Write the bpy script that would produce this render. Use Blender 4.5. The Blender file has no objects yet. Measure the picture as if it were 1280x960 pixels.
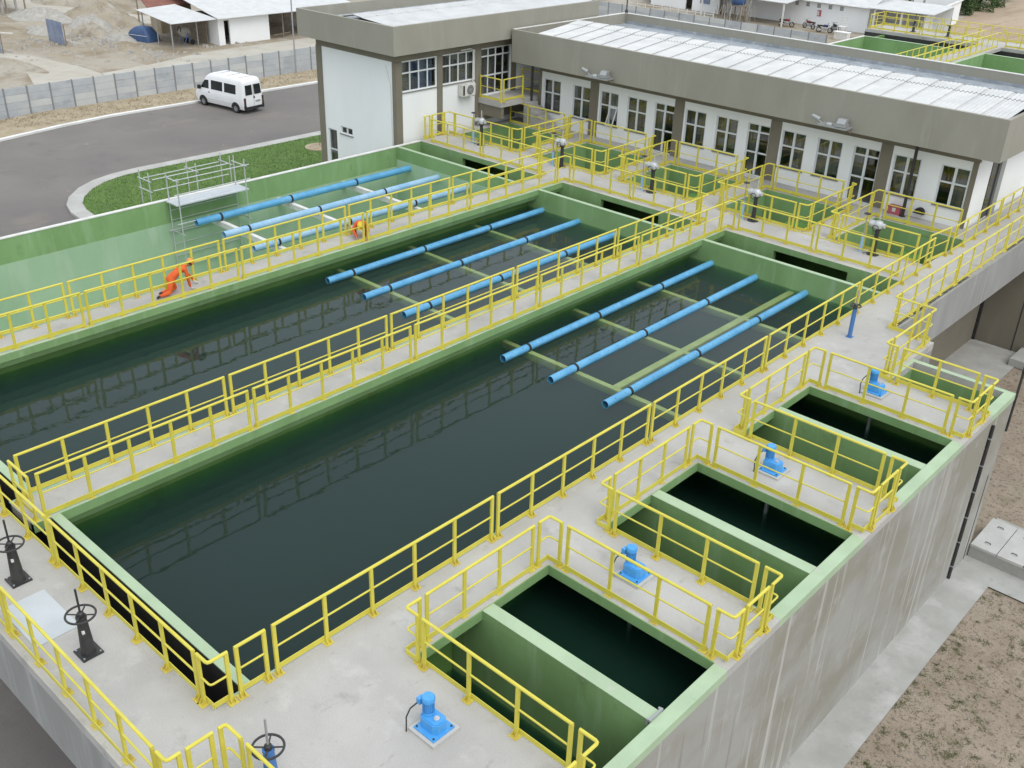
import bpy, bmesh, math, random
from mathutils import Vector, Matrix, noise

random.seed(7)
S = bpy.context.scene
COL = S.collection

# ------------------------------------------------------------------ camera
F_PX = 1260.976
CAM = Vector((18.6955, -6.6468, 12.8555))
YAW, PITCH, ROLL = 0.729935, -0.493459, 0.0339256
cy_, sy_ = math.cos(YAW), math.sin(YAW)
cp_, sp_ = math.cos(PITCH), math.sin(PITCH)
fw = Vector((-sy_ * cp_, cy_ * cp_, sp_))
rt0 = Vector((cy_, sy_, 0))
up0 = rt0.cross(fw)
rt = math.cos(ROLL) * rt0 + math.sin(ROLL) * up0
up = -math.sin(ROLL) * rt0 + math.cos(ROLL) * up0
cd = bpy.data.cameras.new('camera')
cam = bpy.data.objects.new('camera', cd)
COL.objects.link(cam)
cam.matrix_world = Matrix(((rt.x, up.x, -fw.x, CAM.x), (rt.y, up.y, -fw.y, CAM.y), (rt.z, up.z, -fw.z, CAM.z), (0, 0, 0, 1)))
cd.sensor_width = 36.0
cd.lens = F_PX / 1280.0 * 36.0
cd.clip_start = 0.1
cd.clip_end = 3000
S.camera = cam
S.render.resolution_x, S.render.resolution_y = 1024, 768

# ------------------------------------------------------------------ sky, sun, exposure
SUN_EL, SUN_AZ = math.radians(56), math.radians(104)   # azimuth clockwise from +Y
W = bpy.data.worlds.new('World')
S.world = W
W.use_nodes = True
nt = W.node_tree
nt.nodes.clear()
sk = nt.nodes.new('ShaderNodeTexSky')
sk.sky_type = 'NISHITA'
sk.sun_disc = False
sk.sun_elevation = SUN_EL
sk.sun_rotation = SUN_AZ
sk.altitude = 0
sk.air_density = 1.0
sk.dust_density = 4.0
sk.ozone_density = 1.0
hs = nt.nodes.new('ShaderNodeHueSaturation')          # overcast: the cloud layer takes most of the blue out
hs.inputs['Saturation'].default_value = 0.25
mxs = nt.nodes.new('ShaderNodeMix')                   # even grey cloud layer over the whole dome
mxs.data_type = 'RGBA'
mxs.inputs[0].default_value = 0.75
mxs.inputs[7].default_value = (5.75, 6.3, 6.9, 1)
bg = nt.nodes.new('ShaderNodeBackground')
bg.inputs['Strength'].default_value = 0.15
wo = nt.nodes.new('ShaderNodeOutputWorld')
nt.links.new(sk.outputs[0], hs.inputs['Color'])
nt.links.new(hs.outputs[0], mxs.inputs[6])
nt.links.new(mxs.outputs[2], bg.inputs['Color'])
nt.links.new(bg.outputs[0], wo.inputs['Surface'])
sl = bpy.data.lights.new('sun', 'SUN')
sl.energy = 0.9
sl.angle = math.radians(40)
sl.color = (1.0, 0.97, 0.92)
sun = bpy.data.objects.new('sun', sl)
COL.objects.link(sun)
sd = Vector((math.sin(SUN_AZ) * math.cos(SUN_EL), math.cos(SUN_AZ) * math.cos(SUN_EL), math.sin(SUN_EL)))
sun.rotation_euler = (-sd).to_track_quat('-Z', 'Y').to_euler()
sun.location = (0, 0, 60)
S.view_settings.view_transform = 'Standard'
S.view_settings.look = 'None'
S.view_settings.gamma = 1.0
S.view_settings.use_curve_mapping = False
S.view_settings.exposure = 0.42
S.render.engine = 'CYCLES'

# ------------------------------------------------------------------ materials
MATS = {}


def mat(name, col, rough=0.8, col2=None, scale=1.0, stretch=(1, 1, 1), lo=0.35, hi=0.65, bump=0.0, bscale=30.0,
        metallic=0.0, spec=0.5, detail=5.0, fine=0.0, layers=(), alpha=None):
    """Principled with world-space noise colour. layers: (col, scale, stretch, lo, hi, amount)."""
    if name in MATS:
        return MATS[name]
    m = bpy.data.materials.new(name)
    m.use_nodes = True
    t = m.node_tree
    b = t.nodes['Principled BSDF']
    b.inputs['Roughness'].default_value = rough
    b.inputs['Metallic'].default_value = metallic
    b.inputs['Specular IOR Level'].default_value = spec
    geo = t.nodes.new('ShaderNodeNewGeometry')

    def nz_(sc, st, det=5.0, ro=0.55):
        mp = t.nodes.new('ShaderNodeMapping')
        mp.inputs['Scale'].default_value = st
        t.links.new(geo.outputs['Position'], mp.inputs['Vector'])
        n = t.nodes.new('ShaderNodeTexNoise')
        n.inputs['Scale'].default_value = sc
        n.inputs['Detail'].default_value = det
        n.inputs['Roughness'].default_value = ro
        t.links.new(mp.outputs[0], n.inputs['Vector'])
        return n.outputs['Fac']

    def ramp(sock, lo_, hi_, amt=1.0):
        r = t.nodes.new('ShaderNodeMapRange')
        r.inputs['From Min'].default_value = lo_
        r.inputs['From Max'].default_value = hi_
        r.inputs['To Max'].default_value = amt
        t.links.new(sock, r.inputs['Value'])
        return r.outputs[0]

    def mix(fac, a, c, mode='MIX'):
        x = t.nodes.new('ShaderNodeMix')
        x.data_type = 'RGBA'
        x.blend_type = mode
        if isinstance(fac, float):
            x.inputs[0].default_value = fac
        else:
            t.links.new(fac, x.inputs[0])
        for i, v in ((6, a), (7, c)):
            if isinstance(v, tuple):
                x.inputs[i].default_value = (*v, 1)
            else:
                t.links.new(v, x.inputs[i])
        return x.outputs[2]
    cur = col
    if col2:
        cur = mix(ramp(nz_(scale, stretch, detail), lo, hi), col, col2)
    for (lc, lsc, lst, llo, lhi, amt) in layers:
        cur = mix(ramp(nz_(lsc, lst, 6.0, 0.65), llo, lhi, amt), cur, lc)
    if fine > 0:
        n = nz_(60.0, (1, 1, 1), 3.0)
        r = t.nodes.new('ShaderNodeMapRange')
        r.inputs['From Min'].default_value = 0.3
        r.inputs['From Max'].default_value = 0.7
        r.inputs['To Min'].default_value = 1 - fine
        r.inputs['To Max'].default_value = 1 + fine
        t.links.new(n, r.inputs['Value'])
        x = t.nodes.new('ShaderNodeMix')
        x.data_type = 'RGBA'
        x.blend_type = 'MULTIPLY'
        x.inputs[0].default_value = 1.0
        if isinstance(cur, tuple):
            x.inputs[6].default_value = (*cur, 1)
        else:
            t.links.new(cur, x.inputs[6])
        t.links.new(r.outputs[0], x.inputs[7])
        cur = x.outputs[2]
    if isinstance(cur, tuple):
        b.inputs['Base Color'].default_value = (*cur, 1)
    else:
        t.links.new(cur, b.inputs['Base Color'])
    if bump > 0:
        bn = t.nodes.new('ShaderNodeBump')
        bn.inputs['Strength'].default_value = bump
        bn.inputs['Distance'].default_value = 0.02
        t.links.new(nz_(bscale, (1, 1, 1), 4.0), bn.inputs['Height'])
        t.links.new(bn.outputs[0], b.inputs['Normal'])
    MATS[name] = m
    return m


def schlick(t, f0, normal=None):
    lw = t.nodes.new('ShaderNodeLayerWeight')
    lw.inputs['Blend'].default_value = 0.5
    if normal is not None:
        t.links.new(normal, lw.inputs['Normal'])
    pw = t.nodes.new('ShaderNodeMath')
    pw.operation = 'POWER'
    pw.inputs[1].default_value = 5.0
    t.links.new(lw.outputs['Facing'], pw.inputs[0])
    ma = t.nodes.new('ShaderNodeMath')
    ma.operation = 'MULTIPLY_ADD'
    ma.inputs[1].default_value = 1 - f0
    ma.inputs[2].default_value = f0
    t.links.new(pw.outputs[0], ma.inputs[0])
    return ma.outputs[0]


def water_mat(name, sigma, bump, scale, tint=(0.9, 0.97, 0.95), scatter=None):
    m = bpy.data.materials.new(name)
    m.use_nodes = True
    t = m.node_tree
    t.nodes.clear()
    out = t.nodes.new('ShaderNodeOutputMaterial')
    geo = t.nodes.new('ShaderNodeNewGeometry')
    n1 = t.nodes.new('ShaderNodeTexNoise')
    n1.inputs['Scale'].default_value = scale
    n1.inputs['Detail'].default_value = 3.0
    n2 = t.nodes.new('ShaderNodeTexNoise')              # patches of calmer and rougher water
    n2.inputs['Scale'].default_value = 0.18
    n2.inputs['Detail'].default_value = 2.0
    t.links.new(geo.outputs['Position'], n1.inputs['Vector'])
    t.links.new(geo.outputs['Position'], n2.inputs['Vector'])
    r = t.nodes.new('ShaderNodeMapRange')
    r.inputs['From Min'].default_value = 0.35
    r.inputs['From Max'].default_value = 0.65
    r.inputs['To Min'].default_value = 0.35
    r.inputs['To Max'].default_value = 1.0
    t.links.new(n2.outputs['Fac'], r.inputs['Value'])
    mu = t.nodes.new('ShaderNodeMath')
    mu.operation = 'MULTIPLY'
    t.links.new(n1.outputs['Fac'], mu.inputs[0])
    t.links.new(r.outputs[0], mu.inputs[1])
    bp = t.nodes.new('ShaderNodeBump')
    bp.inputs['Strength'].default_value = bump
    bp.inputs['Distance'].default_value = 0.02
    t.links.new(mu.outputs[0], bp.inputs['Height'])
    fr = schlick(t, 0.022, bp.outputs[0])
    gl = t.nodes.new('ShaderNodeBsdfGlossy')
    gl.inputs['Roughness'].default_value = 0.02
    t.links.new(bp.outputs[0], gl.inputs['Normal'])
    tr = t.nodes.new('ShaderNodeBsdfTransparent')
    tr.inputs['Color'].default_value = (*tint, 1)
    mx = t.nodes.new('ShaderNodeMixShader')
    t.links.new(fr, mx.inputs[0])
    t.links.new(tr.outputs[0], mx.inputs[1])
    t.links.new(gl.outputs[0], mx.inputs[2])
    t.links.new(mx.outputs[0], out.inputs['Surface'])
    va = t.nodes.new('ShaderNodeVolumeAbsorption')
    d = max(sigma) * 1.05
    va.inputs['Density'].default_value = d
    va.inputs['Color'].default_value = (*[1 - s / d for s in sigma], 1)
    if scatter:
        vs_ = t.nodes.new('ShaderNodeVolumeScatter')
        ds = max(scatter)
        vs_.inputs['Density'].default_value = ds
        vs_.inputs['Color'].default_value = (*[c / ds for c in scatter], 1)
        ad = t.nodes.new('ShaderNodeAddShader')
        t.links.new(va.outputs[0], ad.inputs[0])
        t.links.new(vs_.outputs[0], ad.inputs[1])
        t.links.new(ad.outputs[0], out.inputs['Volume'])
    else:
        t.links.new(va.outputs[0], out.inputs['Volume'])
    MATS[name] = m
    return m


def glass_mat(name, tint, rough=0.03, ior=1.5):
    m = bpy.data.materials.new(name)
    m.use_nodes = True
    t = m.node_tree
    t.nodes.clear()
    out = t.nodes.new('ShaderNodeOutputMaterial')
    fr = schlick(t, ((ior - 1) / (ior + 1)) ** 2 * 1.6)
    gl = t.nodes.new('ShaderNodeBsdfGlossy')
    gl.inputs['Roughness'].default_value = rough
    tr = t.nodes.new('ShaderNodeBsdfTransparent')
    tr.inputs['Color'].default_value = (*tint, 1)
    mx = t.nodes.new('ShaderNodeMixShader')
    t.links.new(fr, mx.inputs[0])
    t.links.new(tr.outputs[0], mx.inputs[1])
    t.links.new(gl.outputs[0], mx.inputs[2])
    t.links.new(mx.outputs[0], out.inputs['Surface'])
    MATS[name] = m
    return m


M_DECK = mat('deck_concrete', (0.455, 0.44, 0.415), 0.9, (0.365, 0.352, 0.33), 0.5, lo=0.36, hi=0.68, fine=0.12, bump=0.35, bscale=35, detail=9.0,
             layers=(((0.25, 0.24, 0.215), 1.5, (1, 1, 1), 0.58, 0.74, 0.6), ((0.53, 0.52, 0.495), 1.1, (1, 1, 1), 0.56, 0.72, 0.6), ((0.17, 0.165, 0.15), 7.0, (1, 1, 1), 0.65, 0.73, 0.6),
                     ((0.20, 0.19, 0.165), 3.2, (1, 0.35, 1), 0.64, 0.74, 0.5)))
M_EDGE = mat('worn_painted_edge', (0.30, 0.43, 0.27), 0.85, (0.40, 0.47, 0.36), 2.5, lo=0.38, hi=0.62, fine=0.06,
             layers=(((0.42, 0.41, 0.385), 4.0, (1, 1, 1), 0.55, 0.66, 0.8),))
M_SHEETG = mat('grey_window_sheet', (0.30, 0.29, 0.26), 0.9, (0.20, 0.195, 0.18), 1.0, (10, 10, 0.15))  # curtains, and the sheets added to grey the office panes
M_WALL = mat('outer_concrete', (0.335, 0.33, 0.305), 0.9, (0.265, 0.25, 0.205), 0.24, (1, 1, 1.6), 0.44, 0.60, fine=0.08, bump=0.25, bscale=25, detail=8.0,
             layers=(((0.27, 0.245, 0.19), 0.7, (1, 1, 1.2), 0.52, 0.68, 0.6), ((0.42, 0.415, 0.395), 1.5, (1, 1, 0.8), 0.58, 0.72, 0.6),
                     ((0.50, 0.49, 0.46), 3.4, (1, 1, 0.035), 0.57, 0.66, 0.75), ((0.175, 0.16, 0.125), 2.6, (1, 1, 0.045), 0.60, 0.72, 0.6)))
M_BEAM = mat('beam_concrete', (0.306, 0.306, 0.293), 0.9, (0.255, 0.251, 0.238), 0.8, (1, 1, 0.4), fine=0.06,
             layers=(((0.399, 0.399, 0.383), 3.0, (1, 1, 0.08), 0.56, 0.68, 0.6),))
M_APRON = mat('apron_concrete', (0.391, 0.387, 0.365), 0.92, (0.323, 0.319, 0.293), 1.2, fine=0.08, bump=0.3, bscale=30,
              layers=(((0.255, 0.246, 0.212), 3.0, (1, 1, 1), 0.6, 0.72, 0.6), ((0.493, 0.484, 0.468), 0.8, (1, 1, 1), 0.55, 0.7, 0.7)))
M_GREEN = mat('green_paint', (0.215, 0.355, 0.150), 0.75, (0.173, 0.295, 0.114), 0.8, (1, 1, 0.5), fine=0.05,
              layers=(((0.304, 0.430, 0.264), 2.0, (1, 1, 0.12), 0.55, 0.7, 0.55), ((0.126, 0.185, 0.072), 1.5, (1, 1, 0.5), 0.60, 0.75, 0.6), ((0.347, 0.420, 0.312), 6.0, (1, 1, 1), 0.64, 0.74, 0.4)))
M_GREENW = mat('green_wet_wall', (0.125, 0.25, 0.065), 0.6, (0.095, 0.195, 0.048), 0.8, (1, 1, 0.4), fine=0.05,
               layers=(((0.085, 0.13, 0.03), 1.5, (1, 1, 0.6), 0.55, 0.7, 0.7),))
M_BEAMY = mat('silted_beam', (0.52, 0.49, 0.20), 0.9, (0.42, 0.40, 0.15), 1.5, fine=0.06)
M_PALE = mat('pale_green_coping', (0.391, 0.501, 0.332), 0.8, (0.340, 0.442, 0.289), 1.5, fine=0.05,
             layers=(((0.442, 0.459, 0.391), 3.0, (1, 1, 1), 0.58, 0.7, 0.7), ((0.255, 0.306, 0.204), 7.0, (1, 1, 1), 0.64, 0.74, 0.6)))
M_DRY = mat('drained_wall', (0.353, 0.497, 0.336), 0.85, (0.294, 0.432, 0.278), 0.5, (1, 1, 0.6), fine=0.04,
            layers=(((0.412, 0.508, 0.394), 1.4, (1, 1, 0.2), 0.5, 0.68, 0.6),))
M_YEL = mat('yellow_paint', (0.644, 0.570, 0.078), 0.45, (0.589, 0.511, 0.064), 3.0, fine=0.03,
            layers=(((0.460, 0.377, 0.083), 8.0, (1, 1, 1), 0.64, 0.75, 0.6),))
M_YELB = mat('yellow_base', (0.62, 0.52, 0.075), 0.55, (0.50, 0.39, 0.08), 5.0)
M_BLUEP = mat('blue_pipe', (0.085, 0.30, 0.52), 0.4, (0.12, 0.37, 0.60), 1.5, layers=(((0.30, 0.42, 0.55), 3.0, (1, 1, 1), 0.6, 0.72, 0.5),))
M_BLUEL = mat('blue_pipe_faded', (0.33, 0.50, 0.66), 0.5, (0.22, 0.42, 0.62), 1.5)
M_BLUEM = mat('blue_enamel', (0.06, 0.30, 0.66), 0.35, (0.08, 0.34, 0.70), 8.0)
M_BLUES = mat('blue_post', (0.06, 0.17, 0.42), 0.5)
M_BLACK = mat('black_iron', (0.022, 0.024, 0.026), 0.5, (0.04, 0.038, 0.036), 6.0)
M_DARK = mat('dark_rubber', (0.015, 0.015, 0.016), 0.7)
M_STEEL = mat('galvanised_steel', (0.58, 0.59, 0.59), 0.4, (0.46, 0.47, 0.48), 4.0, metallic=0.35)
M_GREYMET = mat('grey_metal', (0.36, 0.37, 0.37), 0.5, metallic=0.4)
M_WHITE = mat('white_wall', (0.84, 0.845, 0.84), 0.85, (0.79, 0.80, 0.80), 0.5, (1, 1, 0.5), fine=0.015,
              layers=(((0.70, 0.70, 0.68), 2.0, (1, 1, 0.1), 0.62, 0.75, 0.4),))
M_TAUPE = mat('taupe_render', (0.205, 0.183, 0.139), 0.9, (0.180, 0.160, 0.122), 0.8, fine=0.05, bump=0.15, bscale=30,
              layers=(((0.254, 0.230, 0.185), 1.2, (1, 1, 0.15), 0.58, 0.7, 0.4),))
M_FASCIA = mat('fascia_render', (0.304, 0.290, 0.242), 0.9, (0.275, 0.262, 0.214), 0.7, (1, 1, 0.5), fine=0.04, bump=0.15, bscale=30,
               layers=(((0.369, 0.355, 0.304), 1.5, (1, 1, 0.1), 0.56, 0.7, 0.5), ((0.226, 0.210, 0.166), 2.0, (1, 1, 0.15), 0.63, 0.75, 0.5)))
M_CAPW = mat('white_cap', (0.70, 0.69, 0.66), 0.8, (0.58, 0.57, 0.53), 3.0)
M_ROOF = mat('fibre_cement', (0.597, 0.597, 0.588), 0.85, (0.514, 0.519, 0.514), 1.2, (1, 1, 1), fine=0.03,
             layers=(((0.431, 0.439, 0.439), 2.5, (1, 0.3, 1), 0.6, 0.75, 0.5),))
M_MEMB = mat('gutter_membrane', (0.34, 0.37, 0.40), 0.6, (0.24, 0.265, 0.29), 1.6, layers=(((0.55, 0.57, 0.58), 2.2, (1, 1, 1), 0.56, 0.68, 0.7),))
M_FRAME = mat('window_frame', (0.66, 0.68, 0.69), 0.45)
M_SILL = mat('window_sill', (0.22, 0.21, 0.18), 0.8)
M_GLASS = glass_mat('window_glass', (0.78, 0.80, 0.79), ior=1.65)
M_GLASSD = glass_mat('dark_glass', (0.22, 0.24, 0.25))
M_ROOM = mat('room_inside', (0.42, 0.40, 0.36), 0.9)
M_CURT = mat('blue_curtain', (0.10, 0.17, 0.33), 0.9, (0.07, 0.12, 0.24), 1.0, (14, 14, 0.1))
M_ASPH = mat('asphalt', (0.148, 0.136, 0.127), 0.95, (0.189, 0.172, 0.156), 0.12, (1, 1, 1), 0.4, 0.65, fine=0.12, bump=0.4, bscale=20,
             layers=(((0.258, 0.219, 0.177), 0.25, (1, 0.5, 1), 0.55, 0.72, 0.6), ((0.113, 0.109, 0.110), 0.6, (1, 1, 1), 0.58, 0.72, 0.5), ((0.423, 0.365, 0.284), 1.1, (1, 1, 1), 0.66, 0.76, 0.6)))
M_DIRT = mat('dirt_ground', (0.30, 0.25, 0.18), 0.97, (0.36, 0.325, 0.265), 0.10, (1, 1, 1), 0.42, 0.60, fine=0.15, bump=0.7, bscale=5, detail=9.0,
             layers=(((0.215, 0.165, 0.105), 0.22, (1, 1, 1), 0.50, 0.64, 0.85), ((0.15, 0.13, 0.10), 0.8, (1, 1, 1), 0.56, 0.70, 0.7), ((0.40, 0.375, 0.33), 0.45, (0.5, 1.5, 1), 0.55, 0.68, 0.7),
                     ((0.13, 0.11, 0.085), 3.0, (1, 1, 1), 0.62, 0.72, 0.5)))
M_PATH = mat('packed_track', (0.455, 0.43, 0.375), 0.97, (0.40, 0.365, 0.30), 0.35, fine=0.08, bump=0.3, bscale=8,
             layers=(((0.33, 0.29, 0.22), 0.8, (1, 1, 1), 0.56, 0.7, 0.6),))
M_ROADD = mat('dirt_road', (0.34, 0.255, 0.175), 0.97, (0.40, 0.315, 0.225), 0.25, (1, 0.25, 1), fine=0.15, bump=0.6, bscale=4, detail=8.0,
              layers=(((0.25, 0.185, 0.12), 0.5, (1.5, 0.2, 1), 0.52, 0.66, 0.7), ((0.20, 0.16, 0.10), 1.2, (1, 1, 1), 0.60, 0.72, 0.6)))
M_SOIL = mat('brown_soil', (0.245, 0.195, 0.145), 0.97, (0.31, 0.255, 0.195), 1.4, fine=0.35, bump=1.0, bscale=11, detail=10.0,
             layers=(((0.105, 0.085, 0.06), 6.0, (1, 1, 1), 0.54, 0.64, 0.85), ((0.13, 0.13, 0.06), 1.2, (1, 1, 1), 0.57, 0.70, 0.5), ((0.36, 0.315, 0.255), 0.6, (1, 1, 1), 0.55, 0.7, 0.6),
                     ((0.075, 0.06, 0.04), 15.0, (1, 1, 1), 0.58, 0.66, 0.85)))
M_SAND = mat('verge_sand', (0.40, 0.335, 0.235), 0.97, (0.31, 0.25, 0.165), 0.9, fine=0.12, bump=0.6, bscale=8,
             layers=(((0.22, 0.175, 0.11), 1.8, (1, 1, 1), 0.58, 0.7, 0.6),))
M_KERB = mat('kerb_concrete', (0.442, 0.438, 0.408), 0.9, (0.374, 0.365, 0.340), 1.0, fine=0.06)
M_KERBW = mat('kerb_white', (0.74, 0.74, 0.72), 0.85, (0.62, 0.61, 0.58), 0.8, layers=(((0.45, 0.43, 0.38), 1.2, (1, 1, 1), 0.6, 0.72, 0.6),))
M_GRASS0 = mat('lawn_soil', (0.109, 0.180, 0.043), 0.95, (0.080, 0.138, 0.034), 0.6, fine=0.25, bump=0.8, bscale=20,
               layers=(((0.145, 0.202, 0.058), 1.6, (1, 1, 1), 0.55, 0.7, 0.7),))
M_GRASS = mat('grass_blade', (0.112, 0.225, 0.042), 0.8, (0.165, 0.277, 0.068), 1.2)
M_WEED = mat('weed_blade', (0.085, 0.104, 0.036), 0.85, (0.130, 0.121, 0.058), 2.0)
M_LEAF = mat('leaf', (0.05, 0.095, 0.03), 0.8, (0.085, 0.13, 0.04), 1.5)
M_BARK = mat('bark', (0.12, 0.09, 0.065), 0.9)
M_PRE = mat('precast_plate', (0.38, 0.405, 0.43), 0.9, (0.44, 0.455, 0.465), 0.8, fine=0.05, layers=(((0.31, 0.325, 0.345), 0.7, (1, 1, 1.5), 0.52, 0.66, 0.7), ((0.50, 0.50, 0.48), 0.5, (1, 1, 2), 0.55, 0.65, 0.7)))
M_PRE2 = mat('precast_plate_pale', (0.52, 0.53, 0.515), 0.9, (0.46, 0.475, 0.475), 0.8, fine=0.05)
M_BLACKFACE = mat('black_channel_face', (0.018, 0.017, 0.018), 0.7, (0.03, 0.027, 0.026), 2.0)
M_POSTC = mat('precast_post', (0.22, 0.22, 0.22), 0.9)
M_VAN = mat('van_white', (0.80, 0.80, 0.80), 0.3, (0.74, 0.745, 0.75), 1.0)
M_VGLASS = mat('van_glass', (0.012, 0.014, 0.017), 0.08)
M_TYRE = mat('tyre', (0.02, 0.02, 0.02), 0.85)
M_RIM = mat('rim', (0.35, 0.35, 0.35), 0.5, metallic=0.6)
M_RED = mat('tail_red', (0.06, 0.02, 0.02), 0.4)
M_ORANGE = mat('orange_coverall', (0.72, 0.13, 0.02), 0.85, (0.60, 0.09, 0.02), 6.0)
M_SKIN = mat('skin', (0.36, 0.20, 0.13), 0.6)
M_GLOVE = mat('glove', (0.62, 0.60, 0.54), 0.9)
M_BOOT = mat('boot', (0.03, 0.028, 0.026), 0.7)
M_HELY = mat('helmet_yellow', (0.78, 0.55, 0.03), 0.35)
M_HELO = mat('helmet_orange', (0.70, 0.25, 0.04), 0.35)
M_HAIR = mat('hair', (0.02, 0.015, 0.012), 0.7)
M_TILE = mat('red_tiles', (0.25, 0.10, 0.07), 0.9, (0.19, 0.08, 0.06), 2.0)
M_WOOD = mat('weathered_wood', (0.20, 0.16, 0.12), 0.9, (0.30, 0.25, 0.19), 3.0)
M_TARP = mat('blue_tarp', (0.030, 0.065, 0.156), 0.6, (0.042, 0.091, 0.195), 2.0)
M_HOARD = mat('faded_blue_sheet', (0.25, 0.29, 0.37), 0.8, (0.17, 0.21, 0.32), 1.2, layers=(((0.40, 0.40, 0.40), 2.0, (1, 1, 1), 0.55, 0.7, 0.6),))
M_STONE = mat('rubble_stone', (0.40, 0.38, 0.34), 0.95, (0.30, 0.28, 0.25), 2.0)
M_REDBOX = mat('red_crate', (0.42, 0.10, 0.12), 0.6)
M_COVER = mat('cover_slab', (0.48, 0.475, 0.45), 0.92, (0.42, 0.415, 0.39), 1.6, fine=0.08, layers=(((0.33, 0.32, 0.29), 5.0, (1, 1, 1), 0.62, 0.72, 0.5),))
M_PLATE = mat('steel_floor_plate', (0.50, 0.53, 0.55), 0.6, (0.45, 0.48, 0.50), 1.5)
M_WATER = water_mat('tank_water', (1.55, 1.05, 1.25), 0.52, 1.5, scatter=(0.165, 0.225, 0.235))
M_WATERP = water_mat('pool_water', (3.4, 2.1, 2.6), 1.0, 2.0, scatter=(0.22, 0.46, 0.36))

# ------------------------------------------------------------------ mesh helpers
WO = {}


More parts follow.
